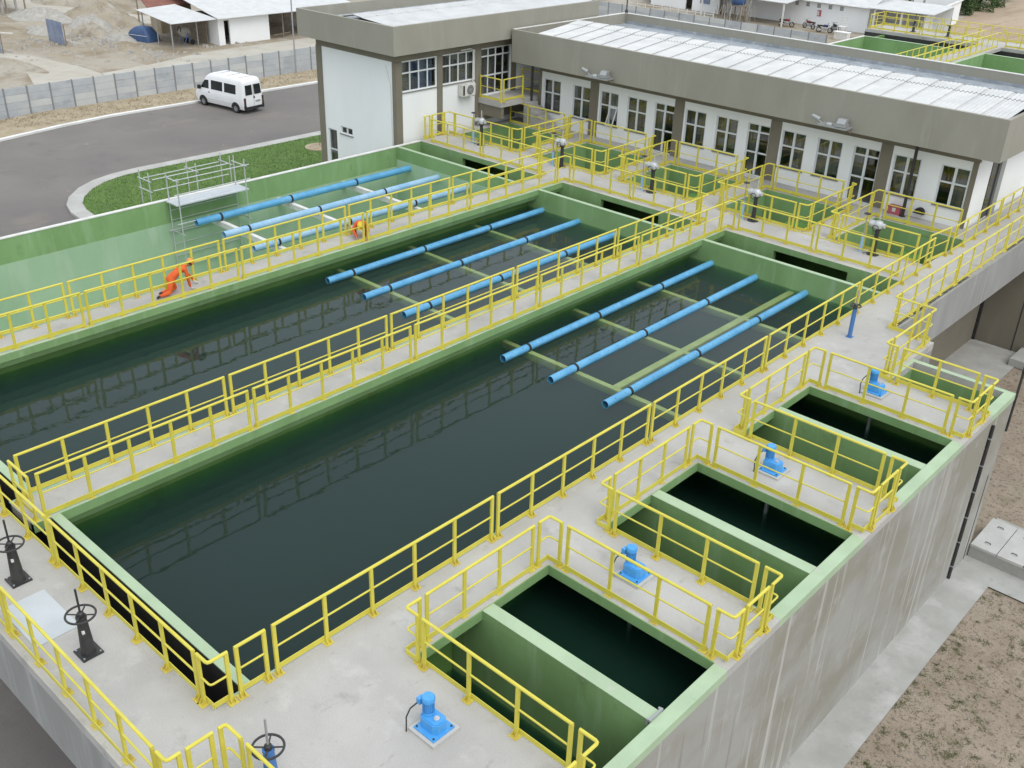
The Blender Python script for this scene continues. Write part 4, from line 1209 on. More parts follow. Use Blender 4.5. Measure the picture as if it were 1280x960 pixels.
# thin conduit on the near wall
build(MB().tube([(-18.3, YN - 0.02, 3.5), (-17.98, YN - 0.02, 2.7), (-17.95, YN - 0.02, 1.2), (-17.93, YN - 0.02, -1.0)], 0.012, 5), 'conduit', M_CAPW, B1)
PX0, PX1, PY0, PY1 = -24.12, -17.0, 24.5, 39.3
build(MB().plate([PX0, PX0 + th, PX1 - th, PX1], [PY0, PY0 + th, PY1 - th, PY1], ring(PX0, PX1, PY0, PY1), lambda u, v, s: (u, v, 5.40 if s == 0 else 4.12)), 'fascia', M_FASCIA, B1)
build(MB().box(PX0 + th, PX1 - th, PY0 + th, PY1 - th, 4.151, 4.22), 'roof_slab', M_FASCIA, B1)
build(MB().box(PX0 + th, -22.3, PY0 + th, PY1 - th, 4.221, 4.9), 'gutter', M_MEMB, B1)
rf1 = build(MB().box(-22.6, -17.3, 24.75, 39.05, 4.3, 4.4), 'roof', M_ROOF, B1)


def corr_sheet_y(w, l0, z0, l1, z1, waves=6, amp=0.032):
    vs, fs = corr_sheet(w, l0, z0, l1, z1, waves, amp)
    return [(y, x, z) for x, y, z in vs], fs


s1, _ = (lambda m: m.mesh('roof_sheet', M_ROOF, origin=(0, 0, 0)))(MB().add(*corr_sheet_y(1.03, -17.2, 5.33, -19.6, 5.48)))
s2, _ = (lambda m: m.mesh('roof_sheet', M_ROOF, origin=(0, 0, 0)))(MB().add(*corr_sheet_y(1.03, -20.1, 5.54, -22.6, 5.05)))
s3, _ = (lambda m: m.mesh('ridge_piece', M_ROOF, origin=(0, 0, 0)))(MB().add(*corr_sheet_y(1.03, -19.4, 5.482, -20.12, 5.555, amp=0.034)))
for i in range(15):
    y = 24.72 + i * 0.95
    for me, nm in ((s1, 'roof_sheet'), (s2, 'roof_sheet'), (s3, 'ridge_piece')):
        link(nm, me, (random.uniform(-0.01, 0.01), y, 0.0), rf1)
# balcony and stair between the buildings
bal = thing('landing', 'concrete landing before the glazed door with steps to the deck', 'landing', (-16.6, 32.0, 0))
build(MB().box(-17.545, -15.95, 30.55, 36.0, 1.12, 1.38), 'slab', M_DECK, bal)
build(MB().box(-17.545, -17.2, 30.6, 36.0, 0.3, 1.119), 'wall_below', M_TAUPE, bal)
build(MB().box(-17.2, -15.99, 30.62, 30.80, 0.55, 1.119), 'edge_beam', M_TAUPE, bal)
for i in range(6):
    build(MB().box(-15.949 + i * 0.27, -15.679 + i * 0.27, 32.25, 33.05, 0.0, 1.16 - i * 0.2), 'step', M_DECK, bal)
rail([(-17.5, 30.62), (-16.02, 30.62)], 'yellow railing panel on the landing before the glazed door', 'landing railings', z=1.38, side=1)
rail([(-15.99, 30.72), (-15.99, 32.2)], 'yellow railing panel on the right edge of the raised landing', 'landing railings', z=1.38, side=-1)
rail([(-17.35, 33.6), (-16.05, 33.6)], 'yellow railing panel at the back of the raised landing', 'landing railings', z=1.38, side=1)
ac = thing('air_conditioner', 'white air conditioner outdoor unit under the second window', 'air conditioner', (-17.42, 29.6, 1.62))
build(MB().box(-17.55, -17.25, 29.14, 30.04, 1.64, 2.20), 'housing', M_CAPW, ac)
gr = build(MB().lathe((0, 0, 0), [(0.21, 0), (0.23, 0.012), (0.05, 0.014)], 20), 'fan_grille', M_GREYMET, None)
gr.parent = ac
gr.rotation_euler = (0, math.pi / 2, 0)
gr.location = Vector((-17.249, 29.68, 1.92)) - WO[ac.name]
fn = MB().ring((-17.236, 29.68, 1.92), 0.20, 0.012, 20, 5, 0).ring((-17.236, 29.68, 1.92), 0.12, 0.010, 20, 5, 0)
build(fn, 'fan_ring', M_BLACK, ac)
build(MB().box(-17.252, -17.245, 29.18, 29.30, 1.68, 2.16), 'side_grille', M_BLACK, ac)
for y in (29.3, 29.9):
    build(MB().box(-17.545, -17.2, y - 0.02, y + 0.02, 1.60, 1.638), 'bracket', M_GREYMET, ac)
build(MB().tube([(-17.53, 30.12, 1.9), (-17.53, 30.15, 3.75), (-17.53, 29.9, 3.82), (-17.53, 29.3, 3.8)], 0.035, 6), 'pipe_cover', M_CAPW, ac)
# wall beside the footbridge end
wl = thing('low_building', 'plain grey-brown building wall below the footbridge', 'building', (12, 36.1, ZG))
build(MB().box(6.9, 30, 36.1, 36.4, ZG, -1.6), 'wall', M_TAUPE, wl)
build(MB().box(6.9, 7.12, 36.04, 36.09, ZG, -1.6), 'door_gap', M_BLACK, wl)
build(MB().box(8.62, 8.66, 36.085, 36.098, ZG, -1.6), 'wall_joint', M_BLACK, wl)
build(MB().box(6.9, 30, 36.05, 42, -1.6, -1.52), 'roof', M_DECK, wl)
build(MB().box(9.05, 12, 34.6, 36.05, ZG + 0.03, ZG + 0.35), 'plinth', M_APRON, wl)

# ================================================================== equipment on the deck
def handwheel(name, loc, label, blue=False, r=0.25, h=0.78, slim=False, stem=1.42):
    x, y, z = loc
    t = thing(name, label, 'valve pedestal', loc, 'handwheel pedestals')
    body = M_BLUES if blue else M_BLACK
    if slim:
        build(MB().lathe(loc, [(0.065, 0), (0.065, h)], 14), 'column', body, t, smooth=True)
        build(MB().box(x - 0.09, x + 0.09, y - 0.09, y + 0.09, z, z + 0.015), 'foot', body, t)
    else:
        build(MB().lathe(loc, [(0.135, 0.03), (0.125, 0.06), (0.085, h), (0.095, h + 0.01), (0.095, h + 0.05)], 16), 'column', body, t, smooth=True)
        build(MB().box(x - 0.19, x + 0.19, y - 0.19, y + 0.19, z, z + 0.032), 'foot', body, t)
        for sx in (-1, 1):
            for sy in (-1, 1):
                build(MB().lathe((x + sx * 0.15, y + sy * 0.15, z + 0.032), [(0.018, 0), (0.018, 0.02)], 6), 'bolt', M_GREYMET, t)
        if not blue:
            build(MB().box(x + 0.075, x + 0.112, y - 0.075, y - 0.03, z + 0.52, z + 0.58), 'name_plate', M_CAPW, t)
    wz = z + h + 0.09
    wh = MB().ring((x, y, wz), r, 0.020, 28, 8)
    wb = build(wh, 'handwheel', M_BLACK, t, smooth=True)
    sp = MB()
    for i in range(4):
        a = math.pi / 4 + i * math.pi / 2
        sp.tube([(x, y, wz - 0.01), (x + r * math.cos(a), y + r * math.sin(a), wz)], 0.014, 6)
    build(sp, 'spokes', M_BLACK, wb)
    build(MB().lathe((x, y, z + h), [(0.06, 0.0), (0.06, 0.12), (0.035, 0.15)], 12), 'hub', M_BLACK, wb)
    build(MB().tube([(x, y, wz), (x, y, z + stem)], 0.020, 8), 'stem', M_BLACK if not blue else M_GREYMET, t, smooth=True)
    return t


handwheel('handwheel_pedestal', (1.54, -1.57, 0), 'black handwheel valve pedestal at left frame edge beside steel plate')
handwheel('handwheel_pedestal', (4.34, -1.58, 0), 'black handwheel valve pedestal right of the pale steel plate')
handwheel('handwheel_pedestal', (9.02, -1.02, 0), 'handwheel pedestal on blue post at the bottom edge', blue=True, r=0.24, h=0.75)
handwheel('handwheel_pedestal', (7.81, 20.70, 0), 'slim blue post with small black handwheel at far end of deck', blue=True, slim=True, r=0.15, h=0.93, stem=1.52)

MY = [1.47, 6.98, 12.40, 17.88]
mixn = ['at the bottom, before the nearest pool', 'between the nearest and second pools', 'between the second and third pools', 'between the third pool and the farthest one']


def make_mixer(label):
    t = thing('mixer_motor', label, 'motor', (0, 0, 0), 'blue mixer motors', local=True)
    build(MB().box(-0.30, 0.30, -0.30, 0.30, 0, 0.05), 'plinth', M_COVER, t)
    build(MB().box(-0.24, 0.24, -0.24, 0.24, 0.051, 0.075), 'base_flange', M_BLUEM, t)
    for sx in (-1, 1):
        for sy in (-1, 1):
            build(MB().lathe((sx * 0.2, sy * 0.2, 0.075), [(0.018, 0), (0.018, 0.022)], 6), 'bolt', M_BLACK, t)
    gb = MB().prism([(-0.22, -0.10), (-0.15, -0.15), (0.12, -0.15), (0.19, -0.09), (0.19, 0.09), (0.12, 0.15), (-0.15, 0.15), (-0.22, 0.10)], 0.075, 0.27)
    gb.prism([(-0.20, -0.09), (-0.14, -0.13), (0.11, -0.13), (0.17, -0.08), (0.17, 0.08), (0.11, 0.13), (-0.14, 0.13), (-0.20, 0.09)], 0.27, 0.29)
    build(gb, 'gearbox', M_BLUEM, t)
    build(MB().lathe((0.06, 0, 0.29), [(0.05, 0), (0.05, 0.02), (0.028, 0.022), (0.028, 0.04)], 14), 'shaft_seal', M_STEEL, t)
    mo = build(MB().lathe((-0.13, 0.0, 0.29), [(0.105, 0), (0.105, 0.04), (0.085, 0.05), (0.085, 0.28)], 18), 'motor_body', M_BLUEM, t, smooth=True)
    fb = MB()
    for i in range(20):
        a = 2 * math.pi * i / 20
        c, s = math.cos(a), math.sin(a)
        x0, y0 = -0.13 + 0.084 * c, 0.084 * s
        x1, y1 = -0.13 + 0.103 * c, 0.103 * s
        w = 0.004
        fb.add([(x0 - s * w, y0 + c * w, 0.34), (x1 - s * w, y1 + c * w, 0.34), (x1 + s * w, y1 - c * w, 0.34), (x0 + s * w, y0 - c * w, 0.34),
                (x0 - s * w, y0 + c * w, 0.56), (x1 - s * w, y1 + c * w, 0.56), (x1 + s * w, y1 - c * w, 0.56), (x0 + s * w, y0 - c * w, 0.56)],
               [(0, 3, 2, 1), (4, 5, 6, 7), (0, 1, 5, 4), (1, 2, 6, 5), (2, 3, 7, 6), (3, 0, 4, 7)])
    build(fb, 'fins', M_BLUEM, mo)
    build(MB().lathe((-0.13, 0.0, 0.565), [(0.112, 0), (0.115, 0.07), (0.10, 0.095), (0.06, 0.10)], 18), 'fan_cowl', M_BLUEM, t, smooth=True)
    build(MB().box(-0.29, -0.21, -0.12, -0.02, 0.48, 0.60), 'terminal_box', M_BLUEM, t)
    build(MB().tube([(-0.27, -0.1, 0.50), (-0.33, -0.22, 0.40), (-0.34, -0.30, 0.26), (-0.31, -0.33, 0.10), (-0.30, -0.34, 0.0)], 0.014, 6), 'cable', M_BLACK, t, smooth=True)
    build(MB().tube([(0, 0, 0.0), (0, 0, -0.1)], 0.03, 8), 'shaft', M_STEEL, t)
    return t


m0 = make_mixer('blue vertical mixer motor ' + mixn[0])
m0.location = (9.98, MY[0], 0)
for k in range(1, 4):
    copy_thing(m0, (9.96, MY[k], 0), 'blue vertical mixer motor ' + mixn[k])
# mixer shafts reaching down into the pools
for k, (a, b, c, d) in enumerate(pools[:3]):
    sh = thing('mixer_shaft', 'grey vertical mixer shaft reaching into water under deck beyond the %s mixing pool' % PN[k], 'shaft', (9.97, MY[k + 1], -4.2), 'mixer shafts')
    build(MB().tube([(9.97, MY[k + 1], -4.2), (9.97, MY[k + 1], -0.22)], 0.05, 10), 'rod', M_GREYMET, sh, smooth=True)
    build(MB().box(9.5, 10.5, MY[k + 1] - 0.02, MY[k + 1] + 0.02, -3.0, -2.7), 'paddle', M_GREYMET, sh)


def make_actuator(label):
    t = thing('valve_actuator', label, 'actuator', (0, 0, 0), 'valve actuators beside the filters', local=True)
    build(MB().lathe((0, 0, 0), [(0.22, 0), (0.22, 0.025), (0.11, 0.05), (0.10, 0.12)], 18), 'foot', M_BLACK, t)
    build(MB().lathe((0, 0, 0.12), [(0.085, 0), (0.075, 0.80), (0.12, 0.82), (0.12, 0.86)], 14), 'pedestal', M_BLACK, t, smooth=True)
    hd = MB().tube([(-0.30, 0, 1.12), (-0.10, 0, 1.12)], 0.13, 14)
    build(hd, 'motor', M_STEEL, t, smooth=True)
    build(MB().tube([(-0.335, 0, 1.12), (-0.30, 0, 1.12)], 0.10, 14), 'motor_cap', M_STEEL, t)
    build(MB().lathe((0.0, 0, 0.98), [(0.10, 0), (0.16, 0.05), (0.17, 0.20), (0.12, 0.28), (0.05, 0.30)], 16), 'gear_head', M_STEEL, t, smooth=True)
    build(MB().tube([(0.12, 0, 1.12), (0.24, 0, 1.13)], 0.09, 12), 'switch_box', M_STEEL, t, smooth=True)
    build(MB().tube([(0.0, -0.13, 1.06), (0.0, -0.24, 1.05)], 0.045, 10), 'crank', M_GREYMET, t)
    build(MB().ring((0, -0.25, 1.05), 0.11, 0.014, 16, 6, 1), 'crank_wheel', M_BLACK, t, smooth=True)
    build(MB().tube([(0, 0, 1.2), (0, 0, 1.62)], 0.022, 8), 'stem_cover', M_STEEL, t, smooth=True)
    build(MB().tube([(0.05, -0.15, 0.3), (-0.1, -0.2, 0.10), (-0.28, -0.18, 0.03), (-0.34, -0.1, 0.0)], 0.014, 6), 'cable', M_BLACK, t)
    return t


def make_sidevalve(label):
    t = thing('small_valve', label, 'valve', (0, 0, 0), 'small valve stems beside the actuators', local=True)
    build(MB().lathe((0, 0, 0), [(0.055, 0), (0.055, 0.62)], 12), 'pipe', M_BLUEL, t, smooth=True)
    build(MB().lathe((0, 0, 0.62), [(0.07, 0), (0.07, 0.06), (0.03, 0.08)], 12), 'collar', M_GREYMET, t)
    build(MB().tube([(0, 0, 0.68), (0, 0, 1.42)], 0.022, 8), 'stem', M_GREYMET, t, smooth=True)
    build(MB().ring((0, 0, 1.45), 0.11, 0.016, 18, 6), 'handwheel', M_BLACK, t, smooth=True)
    build(MB().tube([(-0.1, 0, 1.45), (0.1, 0, 1.45)], 0.012, 6).tube([(0, -0.1, 1.45), (0, 0.1, 1.45)], 0.012, 6), 'spokes', M_BLACK, t)
    return t


AX = [-14.70, -9.71, -4.74, 0.16, 5.15]
a0 = make_actuator('silver valve actuator on black pedestal before the first filter cell from the left')
a0.location = (AX[0], 27.88, 0)
v0 = make_sidevalve('thin valve stem with small wheel beside the first actuator from the left')
v0.location = (AX[0] - 0.45, 27.80, 0)
for k in range(1, 5):
    copy_thing(a0, (AX[k], 27.93, 0), 'silver valve actuator on black pedestal before the %s filter cell from the left' % ORD[k])
    copy_thing(v0, (AX[k] - 0.45, 27.85, 0), 'thin valve stem with small wheel beside the %s actuator from the left' % ORD[k])

# steel grating clips at the divider ends (small ladders seen at the outer wall)
for k, (a, b, c, d) in enumerate(pools[:1]):
    st = thing('stop_bracket', 'small steel bracket where the divider meets the outer wall', 'bracket', (12.42, c + 1.8, 0))
    build(MB().box(12.40, 12.444, c + 1.62, c + 2.0, 0.007, 0.05), 'bar', M_GREYMET, st)
    build(MB().box(12.36, 12.40, c + 1.62, c + 1.66, -0.1, 0.04), 'leg', M_GREYMET, st)
    build(MB().box(12.36, 12.40, c + 1.96, c + 2.0, -0.1, 0.04), 'leg', M_GREYMET, st)

# ---------------- scaffold over the wall of the drained tank
sc = thing('scaffold', 'tubular steel scaffold straddling the wall of the drained tank', 'scaffold', (-16.8, 14.2, -4.6))
std = []
for x in (-16.2, -16.95):
    for y in (12.62, 15.68):
        build(MB().tube([(x, y, -4.6), (x, y, 1.25 if y > 14 else 1.05)], 0.026, 8), 'standard', M_STEEL, sc, smooth=True)
for x in (-17.75, -18.45):
    for y in (12.3, 14.4, 16.0):
        build(MB().tube([(x, y, ZG + 0.13), (x, y, 1.0)], 0.024, 8), 'standard', M_STEEL, sc, smooth=True)
for (x, zz) in ((-16.2, 1.0), (-16.2, 0.42), (-16.95, -1.2), (-16.2, -0.75), (-17.75, 0.7), (-18.45, 0.62), (-17.75, 0.25)):
    build(MB().tube([(x, 12.45, zz), (x, 15.9, zz)], 0.022, 8), 'ledger', M_STEEL, sc, smooth=True)
for (y, zz) in ((12.62, 0.95), (15.68, 1.0), (12.62, -1.2), (15.68, -1.2)):
    build(MB().tube([(-16.05, y, zz), (-17.08, y, zz)], 0.022, 8), 'transom', M_STEEL, sc, smooth=True)
for (y, zz) in ((12.3, 0.66), (14.4, 0.66), (16.0, 0.66), (12.3, 0.25)):
    build(MB().tube([(-17.6, y, zz), (-18.6, y, zz)], 0.022, 8), 'transom', M_STEEL, sc, smooth=True)
for i, zz in enumerate((-0.4, -0.8, -1.3, -1.8, -2.3, -2.8)):
    build(MB().tube([(-16.97, 12.62, zz), (-16.97, 15.68, zz)], 0.018, 6), 'ledger', M_STEEL, sc, smooth=True)
for i in range(3):
    x0 = -16.18 - 0.27 * (i + 1)
    build(MB().box(x0, x0 + 0.255, 12.5, 15.8, -0.03, 0.02), 'plank', M_PLATE, sc)

# ================================================================== people
def skinned(name, joints, edges, root_i, parent, assign, mats):
    """one continuous body grown over a joint graph (skin + subdivision), applied, with per-face materials."""
    me = bpy.data.meshes.new(name)
    me.from_pydata([j[0] for j in joints], edges, [])
    ob = bpy.data.objects.new(name, me)
    COL.objects.link(ob)
    md = ob.modifiers.new('skin', 'SKIN')
    md.use_smooth_shade = True
    md.branch_smoothing = 0.4
    sv = me.skin_vertices[0].data if me.skin_vertices else None
    if sv is None:
        bm = bmesh.new()
        bm.from_mesh(me)
        bm.verts.layers.skin.verify()
        bm.to_mesh(me)
        bm.free()
        sv = me.skin_vertices[0].data
    for i, j in enumerate(joints):
        sv[i].radius = (j[1], j[2] if len(j) > 2 else j[1])
        sv[i].use_root = (i == root_i)
    s2 = ob.modifiers.new('sub', 'SUBSURF')
    s2.levels = s2.render_levels = 2
    dg = bpy.context.evaluated_depsgraph_get()
    ev = ob.evaluated_get(dg)
    nm = bpy.data.meshes.new_from_object(ev)
    ob.modifiers.clear()
    ob.data = nm
    bpy.data.meshes.remove(me)
    nm.materials.clear()
    for m in mats:
        nm.materials.append(m)
    for p in nm.polygons:
        p.use_smooth = True
        p.material_index = assign(p.center)
    ob.parent = parent
    ob.location = (0, 0, 0)
    return ob


def hand_edges(J, E, wrist_i, d, side):
    """five short finger chains from a palm joint; d = finger direction, side = thumb side direction."""
    w = Vector(J[wrist_i][0])
    d = Vector(d).normalized()
    s = Vector(side).normalized()
    n = d.cross(s)
    palm = len(J)
    J.append((tuple(w + d * 0.06), 0.030, 0.022))
    E.append((wrist_i, palm))
    for k, (off, ln) in enumerate(((0.030, 0.070), (0.010, 0.080), (-0.010, 0.075), (-0.028, 0.058))):
        b = w + d * 0.09 + s * off
        i0 = len(J)
        J.append((tuple(b), 0.010))
        J.append((tuple(b + d * ln * 0.55 + Vector((0, 0, -0.012))), 0.009))
        J.append((tuple(b + d * ln + Vector((0, 0, -0.030))), 0.008))
        E.extend([(palm, i0), (i0, i0 + 1), (i0 + 1, i0 + 2)])
    i0 = len(J)
    J.append((tuple(w + d * 0.045 + s * 0.045), 0.011))
    J.append((tuple(w + d * 0.085 + s * 0.065 + Vector((0, 0, -0.02))), 0.009))
    E.extend([(palm, i0), (i0, i0 + 1)])


def head_mesh(c, fwd, upv, parent, helmet_mat):
    """face with nose, eyes, ears, mouth + hard hat, oriented by fwd/up."""
    f = Vector(fwd).normalized()
    u = (Vector(upv) - f * Vector(upv).dot(f)).normalized()
    l = u.cross(f)
    c = Vector(c)

    def P(a, b, h):
        return tuple(c + f * a + l * b + u * h)
    mb = MB()
    vs, fs = [], []
    NL, NR = 12, 16
    for i in range(NL + 1):
        t = math.pi * i / NL
        for j in range(NR):
            a = 2 * math.pi * j / NR
            x = math.sin(t) * math.cos(a) * 0.095
            y = math.sin(t) * math.sin(a) * 0.076
            z = math.cos(t) * 0.118
            if z < -0.03:
                y *= 1 - 0.30 * min(1, (-z - 0.03) / 0.08)
            if x > 0.07 and abs(y) < 0.03 and -0.035 < z < 0.02:
                x += 0.020                       # nose
            if x > 0.05 and 0.018 < abs(y) < 0.045 and 0.0 < z < 0.03:
                x -= 0.008                       # eye sockets
            vs.append(P(x, y, z))
    for i in range(NL):
        for j in range(NR):
            fs.append((i * NR + j, i * NR + (j + 1) % NR, (i + 1) * NR + (j + 1) % NR, (i + 1) * NR + j))
    mb.add(vs, fs)
    hd = build(mb, 'head', M_SKIN, parent, smooth=True)
    e = MB()
    for s in (-1, 1):
        e.lathe(P(0.080, s * 0.032, 0.014), [(0.009, -0.004), (0.009, 0.004)], 8)
    e.add([P(0.088, -0.024, -0.055), P(0.088, 0.024, -0.055), P(0.086, 0.018, -0.064), P(0.086, -0.018, -0.064)], [(0, 1, 2, 3)])
    build(e, 'eyes_and_mouth', M_HAIR, hd)
    r = MB()
    for s in (-1, 1):
        r.add([P(0.012, s * 0.074, 0.03), P(-0.022, s * 0.080, 0.03), P(-0.022, s * 0.092, 0.0), P(-0.008, s * 0.078, -0.035), P(0.012, s * 0.072, -0.02)], [(0, 1, 2, 3, 4)])
    build(r, 'ears', M_SKIN, hd)
    hr = MB()
    vs, fs = [], []
    for i in range(7):
        t = math.pi * 0.5 * i / 6 + 0.35
        for j in range(14):
            a = math.pi * 0.42 + (2 * math.pi - math.pi * 0.84) * j / 13
            vs.append(P(math.sin(t) * math.cos(a) * 0.100, math.sin(t) * math.sin(a) * 0.081, math.cos(t) * 0.122))
    for i in range(6):
        for j in range(13):
            fs.append((i * 14 + j, i * 14 + j + 1, (i + 1) * 14 + j + 1, (i + 1) * 14 + j))
    hr.add(vs, fs)
    build(hr, 'hair', M_HAIR, parent, smooth=True)
    hm = MB()
    vs, fs = [], []
    prof = [(0.150, 0.018, 1.18), (0.128, 0.026, 1.0), (0.124, 0.07, 1.0), (0.108, 0.115, 1.0), (0.075, 0.146, 1.0), (0.03, 0.160, 1.0)]
    for (rr, hh, k) in prof:
        for j in range(18):
            a = 2 * math.pi * j / 18
            kk = k if math.cos(a) > 0.3 else 1.0
            vs.append(P(rr * math.cos(a) * kk, rr * 0.86 * math.sin(a), hh))
    for i in range(len(prof) - 1):
        for j in range(18):
            fs.append((i * 18 + j, i * 18 + (j + 1) % 18, (i + 1) * 18 + (j + 1) % 18, (i + 1) * 18 + j))
    fs.append(tuple(range((len(prof) - 1) * 18, len(prof) * 18)))
    hm.add(vs, fs)
    h_ = build(hm, 'helmet', helmet_mat, parent, smooth=True)
    return h_


def clothes_rule(hand_pts, boot_pts):
    def rule(c):
        for h, r in hand_pts:
            if (c - Vector(h)).length < r:
                return 1
        for h, r in boot_pts:
            if (c - Vector(h)).length < r:
                return 2
        return 0
    return rule


# worker 1: on the knees, leaning forward on both hands, facing along the walkway (+y)
W1 = thing('person', 'worker in orange coverall kneeling forward on both hands, left one', 'person', (-8.78, 7.95, 0.0), 'crouching workers', local=True)
J = [((0.0, -0.06, 0.50), 0.165, 0.145),          # 0 pelvis
     ((0.0, 0.10, 0.60), 0.155, 0.125), ((0.0, 0.28, 0.70), 0.165, 0.125), ((0.0, 0.40, 0.745), 0.15, 0.11), ((0.0, 0.49, 0.78), 0.062), ((0.0, 0.55, 0.80), 0.055),
     ((-0.17, 0.39, 0.73), 0.075), ((-0.22, 0.58, 0.50), 0.055), ((-0.20, 0.76, 0.27), 0.045), ((-0.19, 0.83, 0.12), 0.030),
     ((0.17, 0.39, 0.73), 0.075), ((0.21, 0.42, 0.44), 0.055), ((0.19, 0.46, 0.22), 0.045), ((0.18, 0.50, 0.085), 0.030),
     ((-0.10, -0.07, 0.46), 0.115), ((-0.13, 0.14, 0.10), 0.085), ((-0.12, -0.20, 0.075), 0.062), ((-0.12, -0.36, 0.075), 0.045), ((-0.12, -0.42, 0.05), 0.045), ((-0.12, -0.44, 0.035), 0.035),
     ((0.10, -0.10, 0.45), 0.115), ((0.13, -0.22, 0.11), 0.085), ((0.12, -0.45, 0.085), 0.062), ((0.12, -0.58, 0.08), 0.045), ((0.12, -0.64, 0.05), 0.045), ((0.12, -0.66, 0.035), 0.035)]
E_ = [(0, 1), (1, 2), (2, 3), (3, 4), (4, 5), (3, 6), (6, 7), (7, 8), (8, 9), (3, 10), (10, 11), (11, 12), (12, 13),
      (0, 14), (14, 15), (15, 16), (16, 17), (17, 18), (18, 19), (0, 20), (20, 21), (21, 22), (22, 23), (23, 24), (24, 25)]
hand_edges(J, E_, 9, (0.05, 0.8, -0.5), (1, 0, 0))
hand_edges(J, E_, 13, (0, 0.9, -0.35), (-1, 0, 0))
skinned('body', J, E_, 0, W1, clothes_rule([((-0.19, 0.90, 0.08), 0.135), ((0.18, 0.58, 0.06), 0.135)], [((-0.12, -0.43, 0.05), 0.11), ((0.12, -0.65, 0.05), 0.11)]), [M_ORANGE, M_GLOVE, M_BOOT])
head_mesh((0.0, 0.66, 0.83), (0, 0.75, -0.65), (0, 0.65, 0.75), W1, M_HELO)
tl = thing('hand_tool', 'small dark tool lying before the left kneeling worker', 'tool', (-8.47, 8.45, 0))
build(MB().box(-8.49, -8.45, 8.30, 8.52, 0, 0.04), 'handle', M_BOOT, tl)
build(MB().box(-8.51, -8.43, 8.52, 8.58, 0, 0.05), 'tool_head', M_BLACK, tl)

# worker 2: squatting low, bent towards the water, helmet to the camera
W2 = thing('person', 'worker in orange coverall with yellow helmet squatting bent over on walkway', 'person', (-8.80, 15.55, 0.0), 'crouching workers', local=True, rotz=math.radians(-128))
J = [((0.0, -0.24, 0.33), 0.165, 0.15),
     ((0.0, -0.10, 0.46), 0.155, 0.13), ((0.0, 0.06, 0.55), 0.165, 0.125), ((0.0, 0.17, 0.575), 0.15, 0.11), ((0.0, 0.25, 0.57), 0.062), ((0.0, 0.31, 0.56), 0.055),
     ((-0.18, 0.16, 0.55), 0.075), ((-0.27, 0.26, 0.31), 0.055), ((-0.20, 0.40, 0.15), 0.045), ((-0.17, 0.44, 0.085), 0.030),
     ((0.18, 0.16, 0.55), 0.075), ((0.27, 0.26, 0.31), 0.055), ((0.18, 0.42, 0.17), 0.045), ((0.15, 0.47, 0.085), 0.030),
     ((-0.12, -0.22, 0.31), 0.115), ((-0.24, 0.14, 0.40), 0.082), ((-0.20, -0.06, 0.16), 0.062), ((-0.19, -0.10, 0.07), 0.045), ((-0.19, 0.02, 0.045), 0.045), ((-0.19, 0.10, 0.035), 0.035),
     ((0.12, -0.22, 0.31), 0.115), ((0.24, 0.14, 0.40), 0.082), ((0.20, -0.06, 0.16), 0.062), ((0.19, -0.10, 0.07), 0.045), ((0.19, 0.02, 0.045), 0.045), ((0.19, 0.10, 0.035), 0.035)]
E_ = [(0, 1), (1, 2), (2, 3), (3, 4), (4, 5), (3, 6), (6, 7), (7, 8), (8, 9), (3, 10), (10, 11), (11, 12), (12, 13),
      (0, 14), (14, 15), (15, 16), (16, 17), (17, 18), (18, 19), (0, 20), (20, 21), (21, 22), (22, 23), (23, 24), (24, 25)]
hand_edges(J, E_, 9, (0.1, 0.9, -0.3), (1, 0, 0))
hand_edges(J, E_, 13, (-0.1, 0.9, -0.3), (-1, 0, 0))
skinned('body', J, E_, 0, W2, clothes_rule([((-0.16, 0.52, 0.06), 0.13), ((0.14, 0.55, 0.06), 0.13)], [((-0.19, 0.03, 0.03), 0.115), ((0.19, 0.03, 0.03), 0.115)]), [M_ORANGE, M_SKIN, M_BOOT])
head_mesh((0.0, 0.42, 0.555), (0, 0.55, -0.85), (0, 0.85, 0.55), W2, M_HELY)

# ================================================================== van
def loft_body(levels, nx=6):
    """levels: (z, x_rear, x_front, halfwidth, corner_radius) -> rounded rectangular loops."""
    mb = MB()
    loops = []
    for (z, xr, xf, hw, cr) in levels:
        lp = []
        for (cx, cy, a0) in ((xf - cr, hw - cr, 0), (xr + cr, hw - cr, 90), (xr + cr, -hw + cr, 180), (xf - cr, -hw + cr, 270)):
            for k in range(5):
                a = math.radians(a0 + 90 * k / 4)
                lp.append((cx + cr * math.cos(a), cy + cr * math.sin(a), z))
        loops.append(lp)
    n = len(loops[0])
    vs = [p for lp in loops for p in lp]
    fs = [tuple(range(n - 1, -1, -1)), tuple(range((len(loops) - 1) * n, len(loops) * n))]
    for i in range(len(loops) - 1):
        for j in range(n):
            fs.append((i * n + j, i * n + (j + 1) % n, (i + 1) * n + (j + 1) % n, (i + 1) * n + j))
    return mb.add(vs, fs)


def wheel(parent, x, y, r, w, rimr):
    s = 1 if y > 0 else -1
    t = build(MB().tube([(x, y - w / 2, r), (x, y + w / 2, r)], r, 22), 'wheel', M_TYRE, parent, smooth=True)
    build(MB().tube([(x, y + s * (w / 2 - 0.02), r), (x, y + s * (w / 2 + 0.012), r)], rimr, 18), 'rim', M_RIM, t, smooth=True)
    hb = MB()
    for k in range(6):
        a = k * math.pi / 3
        hb.tube([(x + rimr * 0.62 * math.cos(a), y + s * (w / 2 + 0.010), r + rimr * 0.62 * math.sin(a)), (x + rimr * 0.62 * math.cos(a), y + s * (w / 2 + 0.016), r + rimr * 0.62 * math.sin(a))], 0.025, 8)
    build(hb, 'rim_holes', M_DARK, t)
    return t


